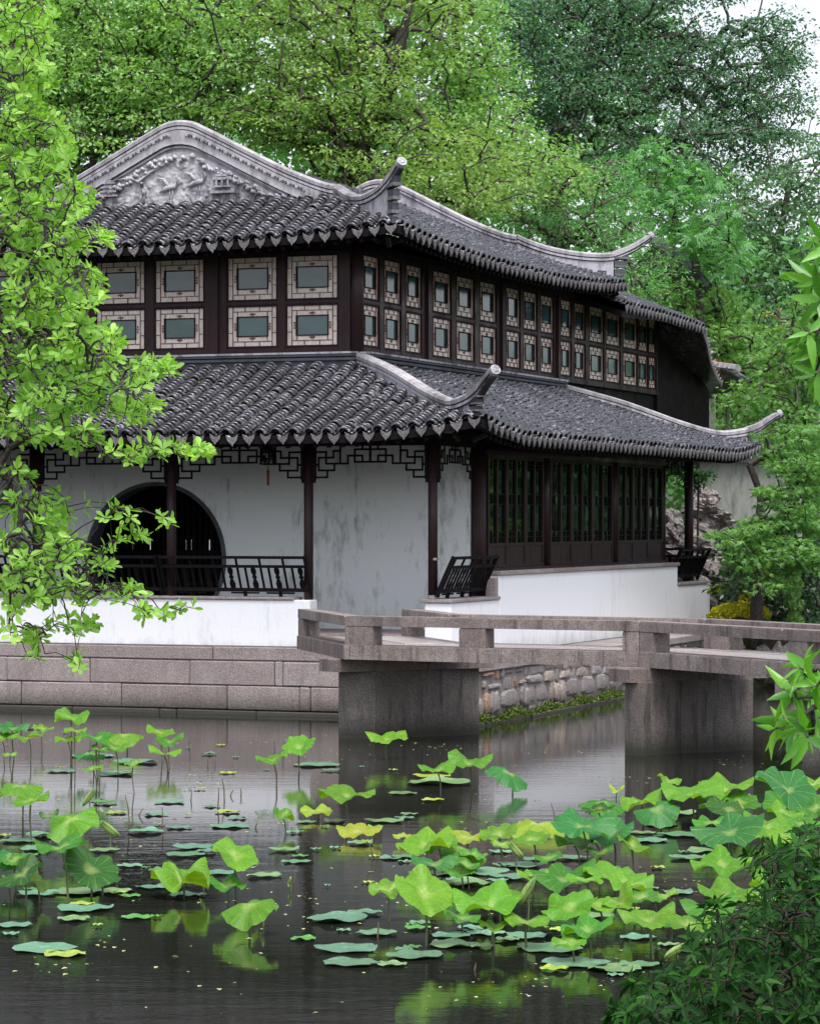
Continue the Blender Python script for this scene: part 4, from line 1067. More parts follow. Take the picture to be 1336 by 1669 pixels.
def rail(line, inset, blocks, lab=None):
    pts = [Vector(p) for p in line]; off = []
    n = len(pts)
    for i, p in enumerate(pts):
        d0 = (pts[i]-pts[i-1]).normalized() if i else (pts[1]-pts[0]).normalized()
        d1 = (pts[i+1]-pts[i]).normalized() if i < n-1 else d0
        nr = Vector((-(d0+d1).normalized().y, (d0+d1).normalized().x)); off.append(nr/max(.5, nr.dot(Vector((-d1.y, d1.x)))))
    wd = .19
    for i in range(n-1):
        a, b = pts[i] + off[i]*inset, pts[i+1] + off[i+1]*inset; c, d = pts[i+1] + off[i+1]*(inset+math.copysign(wd, inset)), pts[i] + off[i]*(inset+math.copysign(wd, inset))
        if inset < 0: a, b, c, d = d, c, b, a
        g_ = (b-a).normalized()*.003
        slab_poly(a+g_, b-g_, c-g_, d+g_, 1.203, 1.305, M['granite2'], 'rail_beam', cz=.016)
    for (i, t0, t1) in blocks:
        a0 = pts[i] + off[i]*inset; a1 = pts[i+1] + off[i+1]*inset
        s = math.copysign(1, inset); p, q = lerp(a0, a1, t0), lerp(a0, a1, t1); d = (q-p).normalized(); nr = Vector((-d.y, d.x))*s
        P4 = [p - nr*-.004, q - nr*-.004, q + nr*(wd+.012), p + nr*(wd+.012)]
        if s < 0: P4 = P4[::-1]
        slab_poly(*P4, 1.004, 1.202, M['granite2'], 'rail_block')
rail(F0, .012, [(0, .0, .1), (1, .0, .1), (1, .40, .49), (1, .945, .999), (2, .001, .10), (3, .03, .12)])
rail(K0, -.012, [(0, .02, .14), (2, .02, .17), (3, .05, .12)])
def pier(A, Bp, Cn, back, seams, top=.715):
    """A-B: narrow end face, B-C: long face; back = offset of the hidden side"""
    A, Bp, Cn = Vector(A), Vector(Bp), Vector(Cn)
    D = A + (Cn-Bp)
    ss = [0] + seams + [1]
    for i in range(len(ss)-1):
        t0, t1 = ss[i], ss[i+1]; g_ = (Cn-Bp).normalized()*.004; o_ = Vector(((Cn-Bp).y, -(Cn-Bp).x)).normalized()*(0 if i == 0 else R_.uniform(-.012, .012))
        a, b, c, d = lerp(Bp, Cn, t0)+g_+o_, lerp(Bp, Cn, t1)-g_+o_, lerp(A, D, t1)-g_, lerp(A, D, t0)+g_
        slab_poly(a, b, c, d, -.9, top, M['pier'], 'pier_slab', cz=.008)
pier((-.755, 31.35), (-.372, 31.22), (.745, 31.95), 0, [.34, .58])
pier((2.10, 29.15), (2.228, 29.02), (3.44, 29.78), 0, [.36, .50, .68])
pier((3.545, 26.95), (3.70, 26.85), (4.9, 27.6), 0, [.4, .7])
def capb(a, b, wd, z0=.715, z1=.853):
    a, b = Vector(a), Vector(b); d = (b-a).normalized(); nr = Vector((-d.y, d.x))*wd
    slab_poly(a-nr*.0, b-nr*.0, b+nr, a+nr, z0, z1, M['granite2'], 'cap_beam', cz=.012)
capb((-.78, 31.0), (.90, 31.95), .36); capb((2.14, 28.98), (3.60, 29.93), .34); capb((3.50, 26.6), (5.1, 27.7), .36)

# ------------------------------------------------------------------ leaves and trees
def tmpl(kind):
    if kind == 'diamond': return np.array([(0,0,0),(.45,-.5,.05),(1,0,-.08),(.45,.5,.05)]), np.array([(0,1,2),(0,2,3)])
    if kind == 'lance': return np.array([(0,0,0),(.3,-.5,.02),(.65,-.38,-.02),(1,0,-.16),(.65,.38,-.02),(.3,.5,.02),(.5,0,-.03)]), np.array([(0,1,6),(1,2,6),(2,3,6),(3,4,6),(4,5,6),(5,0,6)])
    if kind == 'obov': return np.array([(0,0,0),(.3,-.22,.03),(.62,-.48,.06),(.86,-.36,.03),(1,0,-.03),(.86,.36,.03),(.62,.48,.06),(.3,.22,.03),(.55,0,-.02)]), np.array([(0,1,8),(1,2,8),(2,3,8),(3,4,8),(4,5,8),(5,6,8),(6,7,8),(7,0,8)])
    if kind == 'star':
        V = [(0,0,0)]; F = []
        for i, a in enumerate((-75, -38, 0, 38, 75)):
            a = math.radians(a); l = (.62, .88, 1, .88, .62)[i]; b = len(V)
            d = np.array((math.cos(a), math.sin(a))); n_ = np.array((-d[1], d[0]))
            p1 = d*l*.45 - n_*.11; p2 = d*l; p3 = d*l*.45 + n_*.11
            V += [(*p1, .02), (*p2, -.08), (*p3, .02)]; F += [(0, b, b+1), (0, b+1, b+2)]
        return np.array(V), np.array(F)
def frames(dirs, nrm):
    X = dirs/np.linalg.norm(dirs, axis=1, keepdims=True)
    Z = nrm - (nrm*X).sum(1, keepdims=True)*X; Z /= np.maximum(1e-6, np.linalg.norm(Z, axis=1, keepdims=True))
    Y = np.cross(Z, X); return X, Y, Z
def leaf_mesh(name, pos, dirs, nrm, length, width, kind, tone, smooth=False):
    Vt, Ft = tmpl(kind); X, Y, Z = frames(dirs, nrm)
    A = np.stack([X*length[:, None], Y*width[:, None], Z*length[:, None]], 1)
    V = np.einsum('vk,nkj->nvj', Vt, A) + pos[:, None, :]
    F = (Ft[None] + (np.arange(len(pos))*len(Vt))[:, None, None]).reshape(-1, Ft.shape[1])
    return npmesh(name, V, F, smooth, np.repeat(tone, len(Vt)))
def grow(trunk, targets, rg, bend=.085, step=None):
    """joins every target to the nearest limb; returns segments with pipe-model radii"""
    nodes = [Vector(p) for p in trunk]; par = [-1] + list(range(len(nodes)-1)); nt0 = len(nodes)
    arr = np.array([tuple(p) for p in nodes]); tg = np.asarray(targets); order = np.argsort(np.min(np.linalg.norm(tg[:, None]-arr[None], axis=2), 1))
    buf = np.zeros((len(tg)*4+len(nodes), 3)); buf[:len(nodes)] = arr; cnt = len(nodes); depth = np.zeros(len(buf)); tips = []
    for k_ in order:
        t = tg[k_]; d = np.linalg.norm(buf[:cnt]-t, axis=1) + .12*depth[:cnt] + .25*np.maximum(0, buf[:cnt, 2]-t[2])
        j = int(np.argmin(d)); p = buf[j].copy(); L_ = np.linalg.norm(t-p); prev = j
        for s in (.35, .7, 1.0):
            q = p + (t-p)*s + (rg.normal(0, bend*L_*.35, 3) if s < 1 else 0); q[2] += (.12*L_*math.sin(s*math.pi))
            buf[cnt] = q; depth[cnt] = depth[prev]+L_/3; par.append(prev); prev = cnt; cnt += 1
        tips.append(prev)
    w_ = np.zeros(cnt)
    for t in tips: w_[t] += 1
    for i in range(cnt-1, 0, -1):
        if par[i] >= 0: w_[par[i]] += w_[i]
    return buf[:cnt], par, w_, nt0
def limb_mesh(name, buf, par, w_, r_tip, r_pow=.42, rmax=None, sides=5):
    N_ = len(buf); seg = [(par[i], i) for i in range(1, N_) if par[i] >= 0]
    a = buf[[s[0] for s in seg]]; b = buf[[s[1] for s in seg]]
    ra = r_tip*np.maximum(1, w_[[s[0] for s in seg]])**r_pow; rb = r_tip*np.maximum(1, w_[[s[1] for s in seg]])**r_pow
    ra = np.minimum(ra, rb*1.35)
    if rmax: ra = np.minimum(ra, rmax); rb = np.minimum(rb, rmax)
    d = b-a; Ln = np.linalg.norm(d, axis=1, keepdims=True); d = d/np.maximum(Ln, 1e-6)
    h = np.where(np.abs(d[:, 2:3]) > .9, np.array([[1., 0, 0]]), np.array([[0, 0, 1.]]))
    X = np.cross(d, h); X /= np.linalg.norm(X, axis=1, keepdims=True); Y = np.cross(d, X)
    V = []
    for q in range(sides):
        c_, s_ = math.cos(2*math.pi*q/sides), math.sin(2*math.pi*q/sides)
        V.append(a + (X*c_ + Y*s_)*ra[:, None])
    for q in range(sides):
        c_, s_ = math.cos(2*math.pi*q/sides), math.sin(2*math.pi*q/sides)
        V.append(b + (X*c_ + Y*s_)*rb[:, None])
    V = np.stack(V, 1).reshape(-1, 3)
    base = np.arange(len(seg))*2*sides; F = []
    for q in range(sides): F.append(np.stack([base+q, base+(q+1) % sides, base+sides+(q+1) % sides, base+sides+q], 1))
    return npmesh(name, V, np.concatenate(F), True)
def clump_targets(cl, rg, n_per_px=.028, dY=2.0):
    T = []
    for c in cl:
        px, py, rx, ry, Y = c[:5]; dens = c[5] if len(c) > 5 else 1
        n = max(5, int(math.pi*rx*ry*n_per_px*.1*dens))
        for _ in range(n):
            a = rg.uniform(0, 2*math.pi); r = math.sqrt(rg.uniform(0, 1)); dy = rg.normal(0, dY*.5)
            T.append(tuple(P(px + rx*r*math.cos(a), py + ry*r*math.sin(a), Y+dy)))
    return np.array(T)
def tree(name, label, cat, trunk_px, Yt, clumps, lf, bark, leaf_len, leaves_per, blob, kind='diamond', flat=.34, asp=.30, dens=1.0, rtip=.012, rmax=.3, seed=1, dY=2.0, group=None, upb=.85, rpow=.42):
    rg = np.random.default_rng(seed)
    tp = [P(x, y, Yt) for x, y in trunk_px]; g0 = tp[0].copy(); g0.z = .5; tp[0] = g0
    tp = smooth_path(tp, 4)
    T = clump_targets(clumps, rg, .028*dens, dY)
    T = T[T[:, 2] > .6]
    buf, par, w_, n0 = grow(tp, T, rg)
    root = empty(name, tuple(tp[0]), 0, label, cat, group)
    off = np.array(tp[0])
    link('trunk', limb_mesh('trunk', buf-off, par, w_, rtip, rpow, rmax=rmax), root, bark)
    n = int(leaves_per*1.35); Tn = np.repeat(T, n, 0); N_ = len(Tn)
    cen = np.repeat(rg.uniform(.0, 1, len(T)), n)
    dirs = rg.normal(0, 1, (N_, 3)); dirs /= np.linalg.norm(dirs, axis=1, keepdims=True)
    rad = blob*rg.uniform(0, 1, N_)**.45
    pos = Tn + dirs*np.array([1, 1, flat])*rad[:, None]
    pos[:, 2] -= .12*blob*(rad/blob)**2
    ld = dirs*np.array([1, 1, .3]) + rg.normal(0, .5, (N_, 3)); ld[:, 2] -= .25
    nr = rg.normal(0, .55, (N_, 3)); nr[:, 2] += upb
    ln = leaf_len*rg.uniform(.7, 1.3, N_)
    tone = np.clip(.5*cen + .5*rg.uniform(0, 1, N_), 0, 1)
    o = link('crown', leaf_mesh('crown', pos-off, ld, nr, ln, ln*asp*2, kind, tone), root, lf); o['kind'] = 'stuff'
    return root

tree('tree', 'bright green tree with dark forked limbs behind the left half of the gable', 'tree', [(215, 900), (225, 420), (262, 230), (322, 110), (350, -30)], 50,
     [(40,60,120,100,50),(160,40,150,100,50),(290,70,130,110,49),(110,160,130,80,50),(230,170,140,70,49),(60,250,120,70,50),(360,140,110,80,50),(180,110,150,80,52),(350,20,120,70,51),(300,-30,260,60,50,.6)],
     M['lf_bright'], M['bark'], .082, 36, .42, dens=1.3, seed=11, rmax=.22, rtip=.014)
tree('tree', 'yellow-green tree with long bare twigs above the near roof corner', 'tree', [(560, 900), (550, 380), (575, 270), (620, 170), (665, 20)], 49,
     [(470,60,120,90,49),(560,130,120,80,49),(640,220,140,60,49),(720,270,130,60,48),(520,210,110,50,49),(610,40,140,90,50),(800,300,90,50,48),(690,320,110,35,48),(430,170,80,60,49),(600,290,100,40,48),(540,-20,220,50,50,.6)],
     M['lf_yellow'], M['bark'], .080, 34, .40, dens=1.2, seed=12, rmax=.18, rtip=.013)
tree('tree', 'fresh pale green tree between the yellow-green tree and the tall dark one', 'tree', [(760, 900), (765, 380), (755, 240), (745, 100), (740, -20)], 52,
     [(740,60,80,90,52),(720,150,90,80,51),(770,220,80,60,51),(860,240,80,50,51),(800,160,60,70,52),(900,290,60,45,50),(700,-20,100,60,52,.6)],
     M['lf_bright'], M['barkg'], .09, 24, .42, dens=1.3, seed=13, rmax=.16)
tree('tree', 'tall dark blue-green camphor tree with heavy limbs against the pale sky', 'tree', [(960, 900), (905, 330), (925, 200), (965, 110), (985, -40)], 60,
     [(870,50,80,80,60),(960,60,110,90,60),(1060,40,90,60,61),(1120,110,100,60,60),(1210,90,75,60,60),(1240,170,70,60,60),(1180,220,90,50,59),(1090,210,90,50,60),(950,170,100,60,59),(870,140,70,70,60),(1270,60,45,50,60),(1250,240,50,45,60),(1000,250,60,30,59),(1290,130,28,50,60),(1130,280,80,30,59),(1000,-30,250,50,60,.7),(1060,130,60,50,60)],
     M['lf_dark'], M['bark'], .078, 42, .50, dens=1.45, seed=14, rmax=.26, rtip=.014)
tree('tree', 'feathery mid-green tree rising behind the long upper roof slope', 'tree', [(900, 900), (905, 480), (915, 380), (920, 300)], 53,
     [(860,340,90,40,53),(950,310,80,60,53),(930,370,110,40,52),(1000,360,60,50,53),(1040,420,45,50,52),(1000,290,50,35,54),(1065,470,45,40,52)],
     M['lf_mid'], M['barkg'], .075, 30, .38, dens=1.4, seed=15, rmax=.14, kind='lance', asp=.16)
tree('tree', 'broad-leaved tree with drooping green sprays right of the far roof tip', 'tree', [(1150, 900), (1140, 480), (1110, 390), (1085, 300)], 56,
     [(1090,290,55,35,56),(1120,340,70,40,56),(1150,380,60,35,56),(1180,410,45,30,56),(1060,250,40,30,56,.6),(1120,300,60,30,57)],
     M['lf_mid'], M['bark'], .22, 12, .5, dens=1.1, seed=16, rmax=.12, asp=.3, kind='star')
tree('tree', 'light green maple beyond the gallery roof', 'tree', [(1180, 900), (1180, 560), (1175, 500), (1160, 440)], 57,
     [(1090,490,45,35,57),(1140,490,60,35,57),(1190,530,55,35,57),(1180,575,50,25,57),(1160,540,50,35,57),(1220,560,50,40,57),(1240,610,50,35,57),(1090,450,40,30,57),(1185,630,30,30,57)],
     M['lf_maple'], M['bark'], .12, 18, .36, kind='star', dens=1.5, seed=17, rmax=.10)
tree('tree', 'greyish green tree far back at the right edge', 'tree', [(1260, 900), (1265, 520), (1270, 400), (1290, 280)], 68,
     [(1290,310,60,50,68),(1250,380,80,50,68),(1200,330,60,50,68),(1300,440,60,60,67),(1220,460,70,50,67),(1170,430,50,40,68),(1290,540,70,50,66),(1330,230,30,50,68,.7)],
     M['lf_grey'], M['barkg'], .12, 30, .5, dens=1.5, seed=18, rmax=.16)
tree('tree', 'mid-green shrubby tree at the right behind the lower roof tip', 'tree', [(1290, 950), (1290, 700), (1280, 640), (1270, 560)], 53,
     [(1230,650,50,30,53),(1290,640,60,45,53),(1195,655,35,20,53),(1320,580,50,50,53),(1190,690,30,14,53),(1310,700,50,35,53),(1260,590,60,40,53),(1230,700,60,22,53),(1320,520,40,40,53),(1180,740,40,20,53,.6)],
     M['lf_maple'], M['bark'], .10, 22, .34, kind='star', dens=1.7, seed=19, rmax=.08)
tree('maple_tree', 'dark-trunked Japanese maple with flat leaf layers leaning over the bank at the right', 'tree', [(1232, 1010), (1236, 860), (1240, 815), (1228, 775), (1215, 745)], 42,
     [(1275,740,28,10,42),(1305,725,40,14,42),(1290,762,36,10,41.5),(1245,708,16,6,42),(1310,770,45,16,41.5),(1290,800,50,10,41),(1265,850,50,9,41),(1215,868,30,8,41),(1300,845,50,14,41),(1240,885,55,10,40.5),(1300,890,50,14,40.5),(1200,895,30,8,41),(1260,920,50,10,40.5),(1322,915,30,12,40.5),(1230,942,30,8,40.5),(1180,870,20,8,41),(1290,820,50,10,41),(1320,750,30,20,41.5),(1240,862,40,10,40.6),(1280,905,50,12,40.5),(1215,915,28,8,40.8),(1255,958,30,8,40.8),(1320,860,40,16,41),(1300,700,40,12,42)],
     M['lf_maple'], M['bark'], .085, 20, .22, kind='star', flat=.25, dens=4.2, seed=20, rmax=.10, dY=1.0, upb=1.1, rtip=.008)
# low evergreen growth on the bank
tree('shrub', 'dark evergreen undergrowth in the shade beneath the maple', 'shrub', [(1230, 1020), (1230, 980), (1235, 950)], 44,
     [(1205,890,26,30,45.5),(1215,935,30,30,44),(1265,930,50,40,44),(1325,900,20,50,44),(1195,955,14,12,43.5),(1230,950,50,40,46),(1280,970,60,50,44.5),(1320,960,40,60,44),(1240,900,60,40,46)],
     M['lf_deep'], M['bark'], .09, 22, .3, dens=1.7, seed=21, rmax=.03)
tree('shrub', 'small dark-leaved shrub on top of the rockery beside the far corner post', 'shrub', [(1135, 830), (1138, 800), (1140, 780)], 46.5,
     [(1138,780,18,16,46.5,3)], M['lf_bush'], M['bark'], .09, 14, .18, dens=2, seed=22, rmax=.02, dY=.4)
tree('shrub', 'rust-red leaved shrub above the little far roof', 'shrub', [(1168, 700), (1168, 640), (1168, 610)], 54.5,
     [(1165,600,20,10,54.5,3)], M['lf_red'], M['bark'], .07, 30, .16, dens=4, seed=23, rmax=.02, dY=.4)
tree('shrub', 'young tree with orange shoot tips near the right edge', 'shrub', [(1272, 700), (1270, 560), (1268, 530)], 56,
     [(1262,512,16,8,56,2),(1285,524,14,9,56,2)], M['lf_orange'], M['bark'], .06, 5, .22, dens=3, seed=24, rmax=.02, dY=.4)
def mound(px, py, rx, ry, Y, mat, leaf, n, lab, name='flower_bed', cat='flowers', seed=1):
    rg = np.random.default_rng(seed); c = np.array(P(px, py, Y)); sx, sz = rx/FPX*Y, ry/FPX*Y
    a = rg.uniform(0, 2*math.pi, n); r = np.sqrt(rg.uniform(0, 1, n)); h = np.sqrt(np.maximum(0, 1-r*r))
    bump = .7+.5*np.sin(a*5+1)*.3+.3*rg.uniform(0, 1, n)
    pos = c + np.stack([r*np.cos(a)*sx, r*np.sin(a)*sx*.5, (h*bump*1.6-.6)*sz], 1)
    d = rg.normal(0, 1, (n, 3)); nr = rg.normal(0, .5, (n, 3)); nr[:, 2] += .7; ln = leaf*rg.uniform(.6, 1.3, n)
    o = link(name, leaf_mesh(name, pos, d, nr, ln, ln*.8, 'diamond', rg.uniform(0, 1, n)), None, mat)
    return tag(o, lab, cat)
mound(1205, 998, 50, 14, 42.5, M['fl_yellow'], .05, 5200, 'wide mound of yellow flowers right above the bridge rail', seed=1)
mound(1185, 962, 32, 9, 44, M['fl_yellow'], .045, 1500, 'smaller patch of yellow flowers on the upper rock shelf', seed=2)
mound(1224, 973, 18, 6, 43.5, M['fl_yellow'], .045, 700, 'little tuft of yellow flowers between the two larger patches', seed=3)

# far mass of woodland
def far_wood():
    rg = np.random.default_rng(5); cl = []
    for px in range(-150, 1100, 70):
        for py in range(-40, 640, 70): cl.append((px + rg.uniform(-30, 30), py + rg.uniform(-30, 30), 55, 50, rg.uniform(66, 72), .75 if py > 150 else .45))
    for px in range(1100, 1500, 60):
        for py in range(430, 900, 60): cl.append((px + rg.uniform(-20, 20), py, 50, 45, rg.uniform(66, 72), 1))
    T = clump_targets(cl, rg, .020, 3); n = 26; Tn = np.repeat(T, n, 0); N_ = len(Tn)
    d = rg.normal(0, 1, (N_, 3)); d /= np.linalg.norm(d, axis=1, keepdims=True)
    pos = Tn + d*np.array([1, 1, .6])*(.75*rg.uniform(0, 1, N_)**.5)[:, None]
    nr = rg.normal(0, .6, (N_, 3)); nr[:, 2] += .5; ln = .16*rg.uniform(.7, 1.3, N_)
    tone = np.clip(np.repeat(rg.uniform(0, .8, len(T)), n) + rg.uniform(0, .25, N_), 0, 1)
    o = link('far_woodland', leaf_mesh('far_woodland', pos, d, nr, ln, ln*.9, 'diamond', tone), None, M['lf_mid']); tag(o, kind='stuff', label='dense mass of far green woodland closing the view behind the pavilion', cat='woodland')
far_wood()
def side_wood():  # unseen trees added and kept low for the reflections in the panes
    rg = np.random.default_rng(15); n = 60000
    X = rg.uniform(13, 46, n); Y = rg.uniform(60, 66, n) - (X-13)*.25; Z = rg.uniform(.5, 1, n)*(5.2 + .8*np.sin(X*.8)) * rg.uniform(0, 1, n)**.6
    pos = np.stack([X, Y, np.maximum(.8, Z)], 1); d = rg.normal(0, 1, (n, 3)); nr = rg.normal(0, .6, (n, 3)); nr[:, 2] += .4; ln = .42*rg.uniform(.6, 1.3, n)
    o = link('reflection_woodland', leaf_mesh('reflection_woodland', pos, d, nr, ln, ln*.9, 'diamond', rg.uniform(0, 1, n)), None, M['lf_dark']); tag(o, kind='stuff', label='out-of-view woodland added at the right for its reflection in the window glass', cat='woodland')
side_wood()

# ------------------------------------------------------------------ rocks, garden wall, small roofs
def rock_mesh(seed, n=14):
    V = []; F = []; rows_ = n; cols_ = n+4
    for i in range(rows_+1):
        th = math.pi*i/rows_
        for j in range(cols_):
            ph = 2*math.pi*j/cols_; d = Vector((math.sin(th)*math.cos(ph), math.sin(th)*math.sin(ph), math.cos(th)))
            q = d*1.3 + Vector((seed*7.1, seed*3.3, 0)); r = 1 + .55*noise.noise(q) + .32*noise.noise(q*2.3) - .25*abs(noise.noise(q*3.7)) + .08*noise.noise(q*8)
            e = 1/max(abs(d.x), abs(d.y), abs(d.z)); r *= (.75+.25*e*.8)
            V.append(d*r)
    for i in range(rows_):
        for j in range(cols_): F.append((i*cols_+j, (i+1)*cols_+j, (i+1)*cols_+(j+1) % cols_, i*cols_+(j+1) % cols_))
    m = MB(); m.add(V, F); me = m.mesh('rock'); me.materials.append(M['rock']); return me
RM = [rock_mesh(i) for i in range(6)]
rk = empty('rockery', tuple(P(1110, 1000, 45)), 0, 'stacked grey-brown lake-rock rockery behind the far corner post', 'rockery'); rk0 = Vector(rk.location)
for i, (px, py, wx, hy, Y) in enumerate(((1095,850,22,18,45),(1090,870,20,14,44.5),(1100,895,30,16,44.6),(1108,935,40,30,45),(1148,810,24,16,46),(1140,826,30,13,45.6),(1152,838,34,10,45.5),(1158,820,14,9,45.2),(1142,862,30,18,45.4),(1168,850,32,12,45.8),(1130,885,26,14,45),(1150,905,36,22,45.2),(1175,895,26,24,45.4),(1135,925,26,18,44.6),(1120,960,40,30,44.5),(1165,945,40,30,44.8),(1172,985,44,22,44),(1205,985,50,16,44.3),(1240,1005,50,18,43.5),(1195,1010,44,14,43),(1250,975,36,14,45),(1200,925,30,30,46),(1145,988,30,24,44))):
    Y += 2.6; o = link('rock', RM[i % 6], rk, None); s = px*0 + wx/FPX*Y
    o.location = P(px, py, Y) - rk0; o.scale = (s*.95, s*.9, hy/FPX*Y*1.15); o.rotation_euler = (R_.uniform(-.3, .3), R_.uniform(-.2, .2), R_.uniform(0, 6))
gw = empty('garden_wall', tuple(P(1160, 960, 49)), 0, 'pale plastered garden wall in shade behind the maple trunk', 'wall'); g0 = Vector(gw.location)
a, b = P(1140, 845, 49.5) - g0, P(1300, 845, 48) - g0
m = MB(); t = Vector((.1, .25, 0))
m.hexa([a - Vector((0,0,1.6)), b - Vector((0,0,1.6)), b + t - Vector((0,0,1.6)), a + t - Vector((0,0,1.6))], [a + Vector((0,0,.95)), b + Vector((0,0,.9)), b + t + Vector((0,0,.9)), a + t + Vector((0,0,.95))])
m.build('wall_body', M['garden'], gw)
m = MB(); m.hexa([a - t*.5 + Vector((0,0,.96)), b - t*.5 + Vector((0,0,.91)), b + t*1.5 + Vector((0,0,.91)), a + t*1.5 + Vector((0,0,.96))], [a + t*.4 + Vector((0,0,1.12)), b + t*.4 + Vector((0,0,1.07)), b + t*.6 + Vector((0,0,1.07)), a + t*.6 + Vector((0,0,1.12))]); m.build('wall_coping', M['tile'], gw)
gw2 = empty('garden_wall', B2W(-4, 14.5, .6), TH, 'added white wall that makes the gaps of the back window strip pale', 'wall')
MB().box((-5, 0, 0), (4.2, .25, 2.2)).build('wall_body', M['white'], gw2)  # added behind the building so the window strip shows bright gaps
# dark bank wall low on the right
bw_ = empty('bank_edge', (0, 0, 0), 0, 'dark rough stone edging of the right bank beneath the bridge', 'wall')
rgx = random.Random(9)
for i in range(30):
    p = B2W(2.75, 8.75, 0) + (UX*.74 - VX*.67)*i*.38
    o = link('rock', RM[i % 6], bw_, None); o.location = p + Vector((0, rgx.uniform(0, .3), rgx.uniform(.05, .3))); o.scale = (rgx.uniform(.2, .34), .3, rgx.uniform(.22, .42)); o.rotation_euler = (0, 0, rgx.uniform(0, 6))
# two small tiled roofs in the trees
def small_roof(name, lab, pa, pb, Y, drop, run, cat='building'):
    a, b = P(*pa, Y), P(*pb, Y-1.5); r = empty(name, tuple(a), 0, lab, cat); d = (b-a); 
    m = MB(); back = Vector((-.4, 1.8, -.4))
    f = Vector((.3, -run, -drop)); m.hexa([f, d+f, d+back, back], [Vector((0,0,.06)), d+Vector((0,0,.06)), d+Vector((0,0.02,.06)), Vector((0,.02,.06))]); ro = m.build('roof', M['tile'], r)
    n = max(6, int(d.length/.2)); tm = MB()
    for i in range(n+1):
        q = d*(i/n); tm.tube([q + Vector((0,0,.08)), q*1 + f*.5 + Vector((0,0,.06)), q + f + Vector((0,0,.06))], .065, 6)
    tm.build('roof_tiles', M['tile'], ro)['kind'] = 'stuff'
    m = MB(); m.tube([Vector((-.1,0,.1)), d*.5 + Vector((0,0,.08)), d + Vector((.1,0,.12))], .09, 6); m.build('ridge', M['ridgecap'], ro)
    m = MB(); m.box((min(0, d.x)+.1, .1, -3.5), (max(0, d.x)-.1 if abs(d.x) > .3 else .3, 1.2, -.3)); m.build('wall', M['garden'], r)
small_roof('garden_building', 'half-hidden dark tiled roof among the trees above the gallery roof', (1068, 398), (1122, 430), 58, .55, .9)
small_roof('garden_building', 'tiny low tiled roof below the red-leaved shrub', (1140, 596), (1192, 612), 55, .22, .4)
# ivy post
iv = empty('ivy_trunk', tuple(P(1294, 1020, 42.2)), 0, 'slim trunk wrapped in bright green ivy above the bridge rail', 'tree'); i0 = np.array(iv.location)
MB().tube([Vector(), P(1293, 925, 42.2) - Vector(i0)], [.06, .05], 8).build('trunk', M['bark'], iv)
rg = np.random.default_rng(3); n = 1500; tt = rg.uniform(0, 1, n); A = np.array(P(1294, 1020, 42.2)); Bq = np.array(P(1293, 920, 42.2)); an_ = rg.uniform(0, 6.28, n); r_ = .085 + .03*np.sin(tt*20) + .02*rg.uniform(0, 1, n)
dirs = np.stack([np.cos(an_), np.sin(an_), -.5+0*an_], 1); pos = A + (Bq-A)*tt[:, None] + dirs*np.array([1, 1, 0])*r_[:, None] - i0
nr = dirs*np.array([1, 1, 0]) + rg.normal(0, .3, (n, 3)); ld = rg.normal(0, .4, (n, 3)); ld[:, 2] -= 1
o = link('ivy_leaves', leaf_mesh('ivy_leaves', pos, ld, nr, .05*rg.uniform(.7, 1.3, n), .045*rg.uniform(.7, 1.3, n), 'diamond', rg.uniform(0, 1, n)), iv, M['lf_bright']); o['kind'] = 'stuff'

